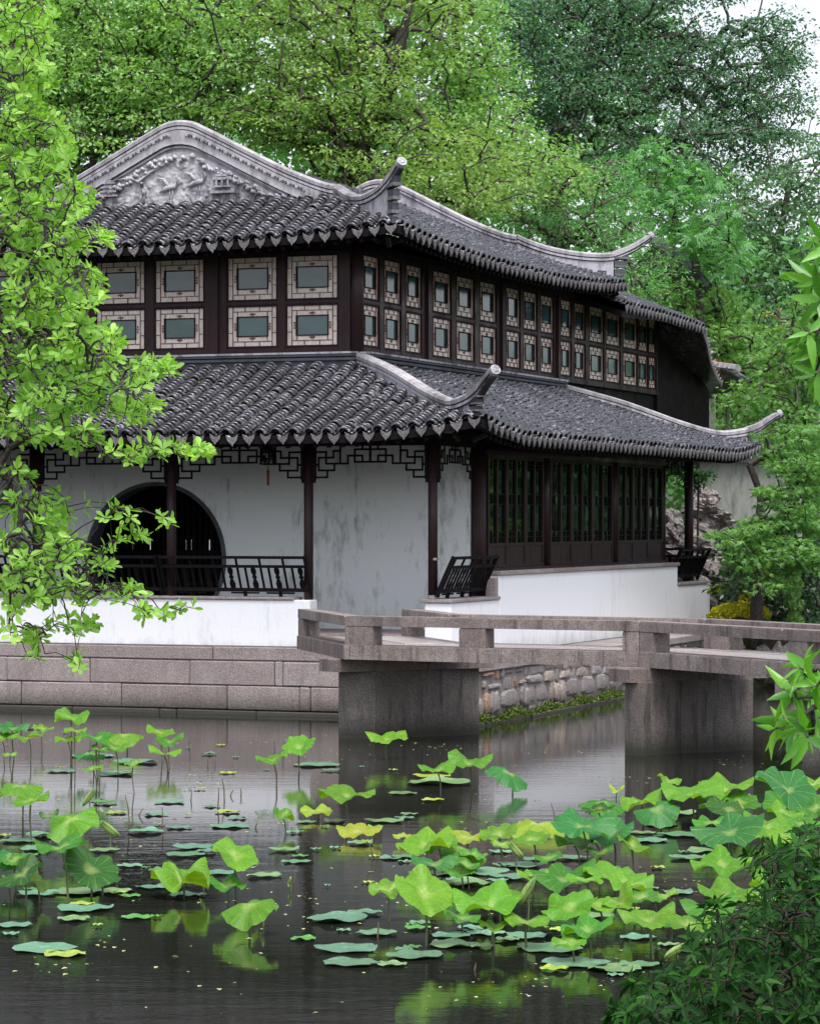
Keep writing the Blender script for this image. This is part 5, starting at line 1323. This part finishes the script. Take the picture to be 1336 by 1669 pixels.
# ------------------------------------------------------------------ near foliage
def near_plant(name, label, cat, trunk, clumps, lf, bark, kind, llen, asp, whorl, dens, seed, dY, rtip, rmax, tilt=.55, indiv=300, droop=0.0, rpow=.4, extra_in=2):
    rg = np.random.default_rng(seed); tp = smooth_path([Vector(p) for p in trunk], 5)
    T = clump_targets(clumps, rg, .028*dens, dY)
    buf, par, w_, n0 = grow(tp, T, rg, bend=.075)
    root = empty(name, tuple(tp[0]), 0, label, cat); off = np.array(tp[0])
    link('branches', limb_mesh('branches', buf-off, par, w_, rtip, rpow, rmax=rmax), root, bark)
    # direction of every tip from its parent
    pos = []; dr = []; nr = []; tn = []
    cnt = len(buf); has = np.zeros(cnt, bool)
    for i in range(cnt):
        if par[i] >= 0: has[par[i]] = True
    for i in range(n0, cnt):
        tipd = buf[i]-buf[par[i]]; L_ = np.linalg.norm(tipd)
        if L_ < 1e-5: continue
        tipd = tipd/L_; tip = not has[i]
        m = rg.integers(whorl[0], whorl[1]+1) if tip else (rg.integers(0, extra_in+1) if w_[i] < 3 else 0)
        axis = tipd*.6 + np.array([0, 0, .75-droop]) if tip else tipd; axis /= np.linalg.norm(axis)
        h = np.cross(axis, [0, 1, .1]); h /= np.linalg.norm(h); k2 = np.cross(axis, h); a0 = rg.uniform(0, 6.28); tc = rg.uniform(0, 1)
        for q in range(m):
            a = a0 + 2*math.pi*q/max(1, m) + rg.normal(0, .25); rdl = h*math.cos(a) + k2*math.sin(a); tl = tilt + rg.normal(0, .2)
            dd = axis*tl + rdl*(1-.3*tl) + rg.normal(0, .12, 3); dd[2] -= droop
            pos.append(buf[i] - tipd*rg.uniform(0, .02)); dr.append(dd); nr.append(axis - rdl*.3 + rg.normal(0, .15, 3)); tn.append(np.clip(.5*tc+.5*rg.uniform(0, 1), 0, 1))
    pos, dr, nr, tn = map(np.array, (pos, dr, nr, tn)); N_ = len(pos); ln = llen*rg.uniform(.65, 1.2, N_)
    # singled-out leaves: the nearest, largest ones
    px = CX + FPX*pos[:, 0]/pos[:, 1]; py = CY + FPX*(HC-pos[:, 2])/pos[:, 1]
    vis = (px > 0) & (px < 1336) & (py > 0) & (py < 1669); score = np.where(vis, ln/pos[:, 1], 0); sel = np.argsort(-score)[:indiv]; mask = np.zeros(N_, bool); mask[sel] = True
    X, Y, Z = frames(dr, nr); Vt, Ft = tmpl(kind); protos = []
    for q in range(4):
        V = Vt*np.array([1, asp*2, 1]); V = V + rg.normal(0, .015, V.shape)*np.array([0, 1, 1]); me = npmesh('leaf', V, Ft, False, np.full(len(V), q/3)); me.materials.append(lf); protos.append(me)
    for i in np.where(mask)[0]:
        mt = Matrix.Identity(4)
        for r in range(3): mt[r][0], mt[r][1], mt[r][2], mt[r][3] = X[i][r]*ln[i], Y[i][r]*ln[i], Z[i][r]*ln[i], pos[i][r]-off[r]
        link('leaf', protos[int(tn[i]*3.99)], root, None, mt)
    o = link('leaves', leaf_mesh('leaves', pos[~mask]-off, dr[~mask], nr[~mask], ln[~mask], ln[~mask]*asp*2, kind, tn[~mask]), root, lf); o['kind'] = 'stuff'
    return root
near_plant('near_tree', 'near tree with bright fresh oval leaves reaching in from the left edge', 'tree',
    [(-3.3, 11.2, .6), (-3.1, 11.3, 1.8), (-2.6, 11.3, 2.5), (-2.1, 11.4, 3.0), (-1.7, 11.3, 3.6), (-1.55, 11.2, 4.3)],
    [(30,40,60,60,11.3),(15,140,70,60,11.3),(40,240,80,60,11.3),(10,330,60,60,11.4,1.2),(90,330,60,40,11.2),(60,400,80,50,11.3,1.1),(90,470,80,50,11.2,1.1),(40,540,100,60,11.4,1.2),(120,560,80,36,11.2,1.1),(190,610,60,30,11.1),(80,620,100,40,11.3,1.2),(250,605,35,18,11.1),
     (150,650,80,30,11.2),(30,680,80,40,11.4),(210,665,50,22,11.1),(110,710,60,20,11.2),(250,735,50,18,11.1,1.2),(320,738,22,10,11.0,1.5),(200,745,40,14,11.2),(20,800,40,40,11.4),(70,830,50,30,11.3),(60,890,60,35,11.2,1.1),(130,910,60,30,11.2,1.1),
     (190,840,30,14,11.0,.9),(215,880,26,10,11.0),(120,960,60,22,11.2,1.1),(200,965,40,14,11.1),(270,850,12,8,11,1),(40,960,50,40,11.3),(255,1000,35,8,11.0,1.2),(300,992,16,6,11.0,1.5),(40,1030,40,18,11.2,.8),(120,1020,50,14,11.1,.7),(60,1065,20,12,11.1,.7),(122,1085,10,8,11.1,1),(170,385,12,14,11.1,1.5),(10,20,40,60,11.5)],
    M['lf_fore'], M['bark'], 'obov', .046, .215, (5, 8), 4.2, 31, .9, .0014, .016, tilt=.5, droop=.1, rpow=.36)
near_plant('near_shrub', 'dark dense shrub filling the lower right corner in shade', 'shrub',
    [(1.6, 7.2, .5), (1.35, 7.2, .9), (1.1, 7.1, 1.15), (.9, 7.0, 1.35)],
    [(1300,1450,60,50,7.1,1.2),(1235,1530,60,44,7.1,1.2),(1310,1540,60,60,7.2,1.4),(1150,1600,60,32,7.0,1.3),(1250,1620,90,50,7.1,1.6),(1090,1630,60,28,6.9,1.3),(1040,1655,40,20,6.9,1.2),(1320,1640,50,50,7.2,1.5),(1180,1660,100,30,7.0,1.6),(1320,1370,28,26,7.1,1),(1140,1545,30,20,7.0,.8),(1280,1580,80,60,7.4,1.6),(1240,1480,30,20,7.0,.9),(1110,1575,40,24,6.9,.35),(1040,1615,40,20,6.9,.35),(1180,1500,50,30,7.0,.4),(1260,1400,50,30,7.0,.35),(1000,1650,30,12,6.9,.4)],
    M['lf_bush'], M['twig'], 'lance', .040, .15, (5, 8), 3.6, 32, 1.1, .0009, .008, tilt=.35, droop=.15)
near_plant('near_sprig', 'glossy pointed-leaf branch in front of the right end of the bridge', 'branch',
    [(1.55, 7.6, 1.2), (1.25, 7.4, 1.65), (1.12, 7.3, 1.80), (1.05, 7.3, 1.88)],
    [(1310,1090,14,20,7.3,5),(1330,1110,20,20,7.3,5),(1295,1130,10,10,7.3,5),(1275,1185,22,10,7.3,7),(1310,1195,20,12,7.3,7),(1330,1170,16,16,7.3,5),(1330,1140,14,12,7.3,4)],
    M['lf_sprig'], M['bark'], 'lance', .082, .13, (3, 5), .45, 33, .15, .0025, .008, tilt=.3, indiv=120, droop=.45)
near_plant('near_sprig', 'bright pointed-leaf branch hanging in at the right edge beside the upper trees', 'branch',
    [(1.9, 7.6, 2.2), (1.6, 7.4, 2.8), (1.25, 7.3, 2.95), (1.08, 7.3, 2.80)],
    [(1335,400,18,16,7.3,6),(1335,450,18,14,7.3,4),(1318,545,22,10,7.3,7),(1335,560,18,22,7.3,6),(1335,600,16,20,7.3,5),(1340,500,14,14,7.3,4)],
    M['lf_sprig'], M['bark'], 'lance', .085, .12, (3, 5), .45, 34, .15, .0025, .008, tilt=.3, indiv=120, droop=.4)

# ------------------------------------------------------------------ lotus
rl = random.Random(21)
YG, BG, GR, DK, PL, YL = (.115, .29, .015), (.038, .19, .04), (.055, .22, .015), (.025, .11, .012), (.20, .34, .09), (.30, .38, .03)
CN = {YG: 'yellow-green', BG: 'blue-green', GR: 'green', DK: 'dark green', PL: 'pale', YL: 'yellow'}
def blade(R, kind, ph, rg):
    nr_, ns = 6, 40; V = [(0, 0, 0)]; F = []
    k1, k2 = rg.choice((3, 4, 5)), rg.choice((7, 8, 9)); p2 = rg.uniform(0, 6)
    kk = rg.choice((2, 2, 3, 3, 4)); pk = rg.uniform(-.6, .6) if kk == 2 else rg.uniform(0, 6.28); sag = rg.uniform(1.1, 1.5)
    prm = {'c': (.36, .10, .13), 's': (.27, .17, .14), 'd': (-.30, .12, .10), 't': (.16, .14, .13), 'o': (.06, .09, .11), 'k': (.40, .45, .13)}[kind]
    for i in range(1, nr_+1):
        r = i/nr_
        for j in range(ns):
            a = 2*math.pi*j/ns; rim = 1 + .05*math.sin(k1*a+ph) + .025*math.sin(k2*a+p2) + .012*math.sin(17*a)
            g_ = 2.1*r - sag*r*r
            z = prm[0]*(g_ if prm[0] > 0 else r*r) + prm[1]*g_*math.cos(kk*a + pk)*(1 if kk == 2 else .8) + prm[2]*r**2*math.sin(k1*a+ph) + .07*r**3*math.sin(k2*a+p2) + .022*r*math.sin(19*a+ph) + .015*r*r*math.sin(26*a+p2)
            sh = 1 - .12*abs(prm[1])*r
            V.append((R*r*rim*math.cos(a)*sh, R*r*rim*math.sin(a), R*z))
    for j in range(ns): F.append((0, 1+j, 1+(j+1) % ns))
    for i in range(nr_-1):
        for j in range(ns): a = 1+i*ns; F.append((a+j, a+ns+j, a+ns+(j+1) % ns, a+(j+1) % ns))
    m = MB(); m.add(V, F); me = m.mesh('leaf_blade', True); me.materials.append(M['lotus'])
    at = me.attributes.new('tone', 'FLOAT', 'POINT'); at.data.foreach_set('value', [0.0] + [i/nr_ for i in range(1, nr_+1) for j in range(ns)]); return me
# px, py (centre of blade), width px, y of the stem foot, kind, colour, tilt deg towards viewer, roll deg
LT = [
 (20,1190,52,1236,'s',BG,14,5),(48,1205,44,1240,'s',YG,12,-8),(4,1204,50,1238,'c',YG,10,0),(116,1174,56,1250,'s',YG,16,4),(111,1209,42,1252,'s',YG,8,-4),(122,1192,36,1256,'o',YG,14,0),
 (158,1204,52,1266,'t',GR,16,0),(148,1228,46,1262,'d',BG,12,0),(188,1222,44,1263,'s',YG,14,6),(203,1197,60,1224,'d',YG,12,0),(277,1211,48,1250,'s',GR,16,-10),(267,1231,52,1256,'s',YG,10,10),
 (445,1241,52,1281,'s',YG,14,-14),(489,1217,56,1256,'c',YG,26,-16),(631,1204,68,1236,'c',YG,10,0),(32,1281,70,1330,'d',YG,10,4),(50,1308,64,1370,'t',YG,20,-8),(114,1336,88,1400,'d',YG,34,-22),
 (565,1302,90,1340,'s',YG,9,2),(460,1333,38,1352,'k',YG,8,25),(101,1384,80,1471,'t',GR,14,-10),(24,1396,60,1440,'d',BG,24,15),(38,1427,76,1475,'t',DK,40,-30),(148,1420,96,1466,'t',DK,46,30),(60,1440,42,1470,'k',PL,30,40),
 (383,1398,78,1463,'t',YG,36,24),(296,1440,96,1462,'k',YG,16,0),(370,1447,60,1466,'s',GR,10,8),(408,1475,88,1524,'d',YG,26,-10),(585,1355,70,1368,'o',YL,8,0),(515,1323,52,1333,'o',YL,10,0),
 (713,1258,60,1292,'s',YG,12,-6),(765,1247,70,1286,'s',YG,16,6),(829,1260,70,1292,'d',BG,26,24),(980,1308,72,1338,'d',GR,24,0),(1005,1291,26,1320,'k',YL,10,0),(1046,1311,66,1345,'s',YG,14,-14),(1070,1318,70,1350,'d',BG,30,-20),
 (1129,1294,100,1346,'c',YG,14,0),(1184,1290,84,1340,'s',YG,18,0),(1206,1309,70,1345,'t',GR,20,12),(1283,1290,112,1360,'t',BG,34,20),(1322,1282,60,1330,'s',YG,18,0),(1328,1320,56,1370,'t',GR,20,-10),
 (875,1343,88,1362,'d',YL,14,0),(815,1364,62,1400,'s',YG,18,-18),(694,1382,90,1426,'s',YG,14,-14),(754,1387,74,1421,'d',YG,22,16),(950,1353,100,1422,'s',BG,18,4),(997,1360,74,1416,'t',BG,26,-20),(936,1378,62,1418,'s',GR,10,0),
 (1030,1382,56,1420,'s',YG,16,20),(1190,1359,112,1432,'t',BG,38,-12),(1247,1353,84,1422,'s',YG,16,8),(1284,1371,72,1430,'s',YG,14,10),(707,1412,72,1440,'s',BG,12,0),(1178,1415,96,1452,'s',YG,16,-6),
 (691,1459,102,1541,'t',YG,34,28),(796,1476,108,1541,'c',YG,14,0),(812,1452,74,1500,'d',YG,22,0),(920,1437,100,1462,'s',GR,18,-6),(997,1430,100,1466,'c',YG,14,6),(856,1506,74,1546,'s',YG,12,8),(930,1482,90,1532,'t',YG,22,-18),
 (1010,1472,60,1510,'k',YG,22,-35),(958,1522,86,1561,'s',GR,10,-10),(1057,1503,90,1562,'s',YG,14,-8),(1042,1467,62,1500,'s',GR,12,6),(1190,1464,102,1521,'c',YG,18,0),(1156,1487,88,1530,'s',GR,16,-6),(1123,1514,74,1550,'s',YG,14,0),
 (1250,1449,60,1490,'k',YG,20,10),(1278,1331,60,1372,'s',YG,20,12),(655,1364,28,1374,'c',YL,8,0),(611,1351,24,1362,'s',YG,8,0),(1160,1342,60,1380,'o',GR,10,0),(1240,1395,50,1430,'s',GR,14,0),(760,1366,60,1398,'o',YL,12,0),(1088,1275,40,1310,'s',YG,16,20),(1305,1345,60,1380,'t',GR,24,10),(868,1432,50,1462,'s',YG,14,0),
]
KW = {'c': 'cupped', 's': 'wavy-rimmed', 'd': 'drooping', 't': 'tilted', 'o': 'flat open', 'k': 'half-folded'}
def region(px, py):
    R8 = [((-50, 330, 1150, 1270), 'in the back-left cluster'), ((-50, 240, 1270, 1366), 'at the left behind the dark leaves'), ((-50, 240, 1366, 1700), 'in the dark-leaved cluster at lower left'), ((240, 470, 1380, 1700), 'in the small group left of centre'),
          ((330, 700, 1150, 1380), 'on the open water before the near pier'), ((690, 900, 1200, 1300), 'in the trio between the two piers'), ((640, 900, 1300, 1425), 'in the middle bed below the trio'), ((900, 1110, 1330, 1425), 'in the bed below the second pier'),
          ((900, 1400, 1200, 1345), 'in the back row at the right'), ((1110, 1400, 1330, 1440), 'in the right-hand bed below the back row'), ((640, 1000, 1400, 1700), 'in the front bed right of centre'), ((1000, 1400, 1400, 1700), 'in the front bed beside the dark shrub')]
    for (x0, x1, y0, y1), t in R8:
        if x0 <= px < x1 and y0 <= py < y1: return t
    return 'on the open pond'

def nth(n): return ORD_[n] if n < len(ORD_) else ('%d%s' % (n, 'st' if n % 10 == 1 and n != 11 else 'nd' if n % 10 == 2 and n != 12 else 'rd' if n % 10 == 3 and n != 13 else 'th'))
ORD_ = ['', 'first', 'second', 'third', 'fourth', 'fifth', 'sixth', 'seventh', 'eighth', 'ninth', 'tenth', 'eleventh', 'twelfth', 'thirteenth', 'fourteenth', 'fifteenth', 'sixteenth', 'seventeenth', 'eighteenth', 'nineteenth', 'twentieth']
def labels(items, fmt):
    keys = [fmt(it) for it in items]; out_ = []
    for i, (k_, it) in enumerate(zip(keys, items)):
        same = sorted([j for j, q in enumerate(keys) if q == k_], key=lambda j: items[j][0]); n = same.index(i)+1
        d, r = k_
        if len(same) == 1: out_.append('%s %s' % (d, r))
        elif len(same) == 2: out_.append('%s of two %ss, %s' % ('left' if n == 1 else 'right', d, r) if not d.endswith('leaf') else '%s of two %s, %s' % ('left' if n == 1 else 'right', d[:-4]+'leaves', r))
        else: out_.append('%s %s from the left, %s' % (nth(n), d, r))
    return out_
rx = random.Random(77)
for (px, py, wp, yb, kd, cc, tl, ro) in list(LT):          # the beds are fuller than the leading leaves alone
    if (px > 640 and py > 1270) or (px < 230 and py > 1170):
        if rx.random() < .72:
            dx, dy = rx.uniform(-60, 60), rx.uniform(-8, 34); w2 = wp*rx.uniform(.5, .8)
            if px + dx < 1345: LT.append((px+dx, py+dy, w2, py+dy+rx.uniform(22, 46), rx.choice('scsot'), rx.choice((YG, YG, GR, GR, YG, DK)), rx.uniform(6, 20), rx.uniform(-15, 15)))
LT.sort(key=lambda t: t[3])
labs = labels(LT, lambda t: ('%s %s lotus leaf' % (CN[t[5]], KW[t[4]]), region(t[0], t[1])))
for (px, py, wp, yb, kd, cc, tl, ro), lab in zip(LT, labs):
    base = W(px, yb + 2); Y = base.y; c = P(px, py, Y); Rr = wp/FPX*Y/2*1.06
    base.x += rl.uniform(-.02, .02) + .02
    t = empty('lotus_leaf', tuple(base), 0, lab, 'lotus leaf', 'lotus leaves standing above the pond')
    c = c - base; c.z = max(c.z, .03)
    if kd == 'c': c.z -= Rr*.15
    me = blade(Rr, kd, rl.uniform(0, 6.28) if kd != 's' else rl.uniform(-.5, .5), rl)
    o = link('leaf_blade', me, t); o.location = c
    # bowl shapes keep their low axis across the view; tilted ones show the upper face
    o.rotation_euler = (math.radians(min(tl, 30)*.7 + rl.uniform(-4, 4)), math.radians(ro*.9), rl.uniform(-.25, .25))
    j = rl.uniform(.85, 1.15); o.color = (min(1, cc[0]*j*rl.uniform(.85, 1.15)), cc[1]*j, cc[2]*j, 1)
    mid = Vector((c.x*.5 + rl.uniform(-.02, .02), c.y*.5, c.z*.5))
    MB().tube(smooth_path([Vector((0, 0, -.1)), mid, c + Vector((0, 0, -.004))], 3), .0065 if wp > 50 else .005, 6).build('stem', M['stem'], t, True)
# rolled young leaves: spindles on a stem
RL = [(145,1300,34,1340,55),(178,1352,40,1385,-40),(859,1453,52,1500,60),(840,1387,36,1420,-50),(1206,1318,34,1350,-55),(1101,1550,46,1570,30),(330,1425,20,1448,70),(472,1438,18,1452,80),(427,1490,24,1510,80)]
def rolled(L_, r):
    m = MB(); pts = []; rad = []
    for i in range(9): s = i/8; pts.append(((s-.5)*L_, .01*math.sin(s*5), 0)); rad.append(max(.0015, r*math.sin(math.pi*min(1, s*.96+.03))**.7))
    m.tube(pts, rad, 9); m.tube([(p[0], p[1]-r*.55, p[2]+r*.5) for p in pts], [q*.62 for q in rad], 7)
    me = m.mesh('leaf_blade', True); me.materials.append(M['lotus']); return me
labs = labels(RL, lambda t: ('rolled-up young lotus leaf', region(t[0], t[1])))
for (px, py, lp, yb, an_), lab in zip(RL, labs):
    base = W(px, yb); c = P(px, py, base.y) - base; L_ = lp/FPX*base.y
    t = empty('lotus_leaf', tuple(base), 0, lab, 'lotus leaf', 'rolled lotus leaves'); o = link('leaf_blade', rolled(L_, L_*.15), t); o.location = c; o.rotation_euler = (0, math.radians(-an_), .3); o.color = (*PL, 1)
    MB().tube([(0, 0, -.1), (c.x*.5+.01, 0, c.z*.5), tuple(c)], .005, 5).build('stem', M['stem'], t)
# floating pads
PD = [(72,1547,118,BG),(22,1510,60,BG),(138,1483,92,BG),(222,1498,52,GR),(551,1500,112,BG),(494,1532,46,GR),(566,1548,108,BG),(573,1572,96,BG),(614,1523,68,BG),(677,1560,96,BG),(740,1542,86,BG),(790,1522,70,BG),(735,1527,70,BG),(672,1547,34,GR),(683,1507,40,BG),
 (895,1547,118,BG),(940,1572,110,BG),(1000,1582,90,BG),(1045,1576,70,BG),(969,1495,66,BG),(1107,1456,56,BG),(782,1423,100,BG),(848,1412,80,BG),(908,1423,70,BG),(760,1442,84,BG),(1057,1371,70,BG),(1112,1362,80,BG),(1107,1327,60,BG),(627,1340,66,BG),(716,1277,110,BG),(655,1294,50,BG),(986,1324,60,BG),
 (660,1398,50,BG),(859,1528,72,BG),(222,1243,74,BG),(150,1233,80,BG),(190,1263,62,BG),(516,1248,76,BG),(237,1357,60,BG),(277,1308,50,BG),(375,1348,66,BG),(291,1350,42,BG),(316,1382,70,BG),(301,1395,66,BG),(464,1387,50,BG),(484,1406,50,BG),(356,1424,66,BG),(430,1429,60,BG),(300,1462,56,BG),(247,1449,56,BG),
 (212,1412,46,BG),(170,1387,50,BG),(30,1372,60,BG),(70,1363,60,BG),(588,1376,48,BG),(640,1400,50,BG),(371,1325,40,YL),(371,1261,28,YL),(341,1230,28,BG),(326,1287,20,YL),(500,1341,38,BG),(130,1455,90,BG),(60,1458,70,BG),(480,1358,30,BG),(170,1310,40,GR),(255,1329,40,BG),(600,1440,20,YL),(120,1500,60,BG),
 (1150,1390,70,BG),(1120,1400,60,BG),(1075,1345,60,BG),(1040,1530,60,BG),(1300,1420,60,BG),(1150,1540,50,BG),(830,1432,70,BG),(716,1425,60,BG),(60,1385,60,BG),(262,1420,40,BG),(545,1340,44,BG),(186,1455,60,BG),(190,1326,34,YL),(60,1188,30,BG),(100,1258,50,BG),(660,1335,34,BG),(705,1306,40,YL),(620,1443,18,YL),(875,1402,60,BG),(930,1400,60,BG),(360,1216,16,YL),(640,1257,16,YL)]
rp = random.Random(5)
for (px, py, wp, cc) in list(PD):                          # small pads gathered round the larger ones
    if rp.random() < .75: PD.append((px + rp.uniform(-70, 70), py + rp.uniform(-14, 16), wp*rp.uniform(.3, .65), rp.choice((BG, BG, BG, GR, YL))))
PD = [p for p in PD if 1185 < p[1] < 1640 and p[0] < 1340]
labs = labels(PD, lambda t: ('%s %s lotus pad' % ('large' if t[2] > 85 else ('small' if t[2] < 48 else 'mid-sized'), CN[t[3]]), region(t[0], t[1]).replace('leaves', 'leaves')))
def pad(R, curl, rg):
    nr_, ns = 5, 32; V = [(0, 0, -.004)]; F = []; ph = rg.uniform(0, 6); ph2 = rg.uniform(0, 6); k1 = rg.choice((3, 4, 5)); el = rg.uniform(.85, 1)
    for i in range(1, nr_+1):
        r = i/nr_
        for j in range(ns):
            a = 2*math.pi*j/ns; rim = 1 + .05*math.sin(k1*a+ph) + .035*math.sin(9*a+ph2) + .015*math.sin(19*a)
            notch = 1 - .25*math.exp(-((a-ph) % (2*math.pi))**2*30)*r
            lip = max(0, r-.8)/.2; z = .006 + R*curl*lip*max(0, math.sin(2*a+ph)+.4*math.sin(5*a+ph2)) + .004*math.sin(6*a)*r
            V.append((R*r*rim*notch*math.cos(a), R*r*rim*el*notch*math.sin(a), z))
    for j in range(ns): F.append((0, 1+j, 1+(j+1) % ns))
    for i in range(nr_-1):
        for j in range(ns): a = 1+i*ns; F.append((a+j, a+ns+j, a+ns+(j+1) % ns, a+(j+1) % ns))
    m = MB(); m.add(V, F); me = m.mesh('floating_lotus_pad', True); me.materials.append(M['pad']); return me
for i, ((px, py, wp, cc), lab) in enumerate(zip(PD, labs)):
    b = W(px, py); o = link('floating_lotus_pad', pad(wp/FPX*b.y/2, rl.uniform(.0, .09), rl)); o.location = b + Vector((0, 0, .003 + .0015*(i % 5)))
    o.rotation_euler = (0, 0, rl.uniform(0, 6)); j = rl.uniform(.8, 1.15); cc2 = rl.choice(((.10, .23, .13), (.09, .20, .09), (.12, .25, .14), (.14, .24, .08))) if cc is BG else cc; o.color = (cc2[0]*j, cc2[1]*j, cc2[2]*j, 1)
    tag(o, lab, 'lotus pad', 'lotus pads lying on the water')
# dead stalks and bits on the water
ST = [(310,1305,312,1288),(354,1318,356,1285),(366,1305,362,1270),(372,1298,380,1288),(392,1298,392,1285),(264,1348,264,1316),(212,1345,204,1296),(222,1330,234,1318),(614,1528,616,1502),(477,1440,480,1418),(338,1248,338,1238),(350,1248,350,1240),(812,1255,810,1225),(905,1342,898,1310),(412,1350,420,1342),(1130,1560,1120,1545),(770,1582,775,1570)]
labs = labels([(a, b) for a, b, *_ in ST], lambda t: ('thin dead stalk', region(t[0], t[1])))
for (x0, y0, x1, y1), lab in zip(ST, labs):
    b = W(x0, y0); q = P(x1, y1, b.y) - b; o = MB().tube([(0, 0, -.05), tuple(q*.5 + Vector((.006, 0, 0))), tuple(q)], [.006, .005, .003], 5).build('dead_stalk', M['deadstem']); o.location = b
    tag(o, lab, 'stalk', 'dead stalks in the pond')
# moss along the foot of the rubble quay
def moss():
    rg = np.random.default_rng(8); n = 9000; v_ = rg.uniform(-.9, 9.5, n); x = 2.56 + rg.uniform(0, .10, n); z = .035 + rg.uniform(0, 1, n)**2*.07*(1+.6*np.sin(v_*5))
    pos = np.stack([OX + UX.x*x + VX.x*v_, OY + UX.y*x + VX.y*v_, z], 1); d = rg.normal(0, 1, (n, 3)); nr = rg.normal(0, .6, (n, 3)); nr[:, 2] += .6
    ln = .035*rg.uniform(.5, 1.2, n); o = link('moss', leaf_mesh('moss', pos, d, nr, ln, ln*.8, 'diamond', rg.uniform(0, 1, n)), None, M['moss']); tag(o, kind='stuff', label='strip of green moss along the foot of the rubble quay', cat='moss')
moss()


# moss tufts and leaf litter caught in the channels of the near roof
def litter():
    rg = np.random.default_rng(44); n0 = 46; pos = []; dr = []; nr = []; tn = []
    for q in range(n0):
        u_ = EU - .16 - PIT*rg.integers(1, 30) + .10; d_ = rg.uniform(.02, 2.0)
        if d_ > EU - u_ - .2: continue
        m = int(rg.integers(6, 40))
        for _ in range(m):
            uu_ = u_ + rg.normal(0, .03); dd_ = d_ + rg.normal(0, .05); p = B2W(uu_, EV + dd_, float(z_low(dist_LL(uu_), max(0, dd_))) + .012 + rg.uniform(0, .02))
            pos.append(tuple(p)); dr.append(rg.normal(0, 1, 3)); nr.append((rg.normal(0, .5), rg.normal(0, .5), 1)); tn.append(rg.uniform(0, 1))
    pos, dr, nr = map(np.array, (pos, dr, nr)); ln = .022*rg.uniform(.6, 1.6, len(pos))
    tag(link('roof_moss', leaf_mesh('roof_moss', pos, dr, nr, ln, ln, 'diamond', np.array(tn)), None, M['moss']), kind='stuff', label='moss and leaf litter in the channels of the lower roof', cat='moss')
litter()

# petals, bits of leaf and scum drifting between the pads
def debris():
    rg = np.random.default_rng(61); n = 1500; pos = []
    for _ in range(90):
        px, py = rg.uniform(-20, 1340), 1200 + 430*rg.uniform(0, 1)**1.3; b = W(px, py)
        for q in range(int(rg.integers(2, 18))): pos.append((b.x + rg.normal(0, .22), b.y + rg.normal(0, .35), .004))
    pos = np.array(pos); n = len(pos); d = rg.normal(0, 1, (n, 3)); d[:, 2] = 0; nr = np.tile([0, 0, 1.], (n, 1)) + rg.normal(0, .05, (n, 3)); ln = .022*rg.uniform(.4, 1.8, n)
    tag(link('floating_debris', leaf_mesh('floating_debris', pos, d, nr, ln, ln*.8, 'diamond', rg.uniform(.2, 1, n)), None, M['fl_scum']), kind='stuff', label='scattered petals and leaf scraps floating on the pond', cat='debris')
M['fl_scum'] = leafmat('floating_scraps', (.16, .20, .08), (.28, .30, .12), (.5, .48, .3), .1, .5, .3)
debris()
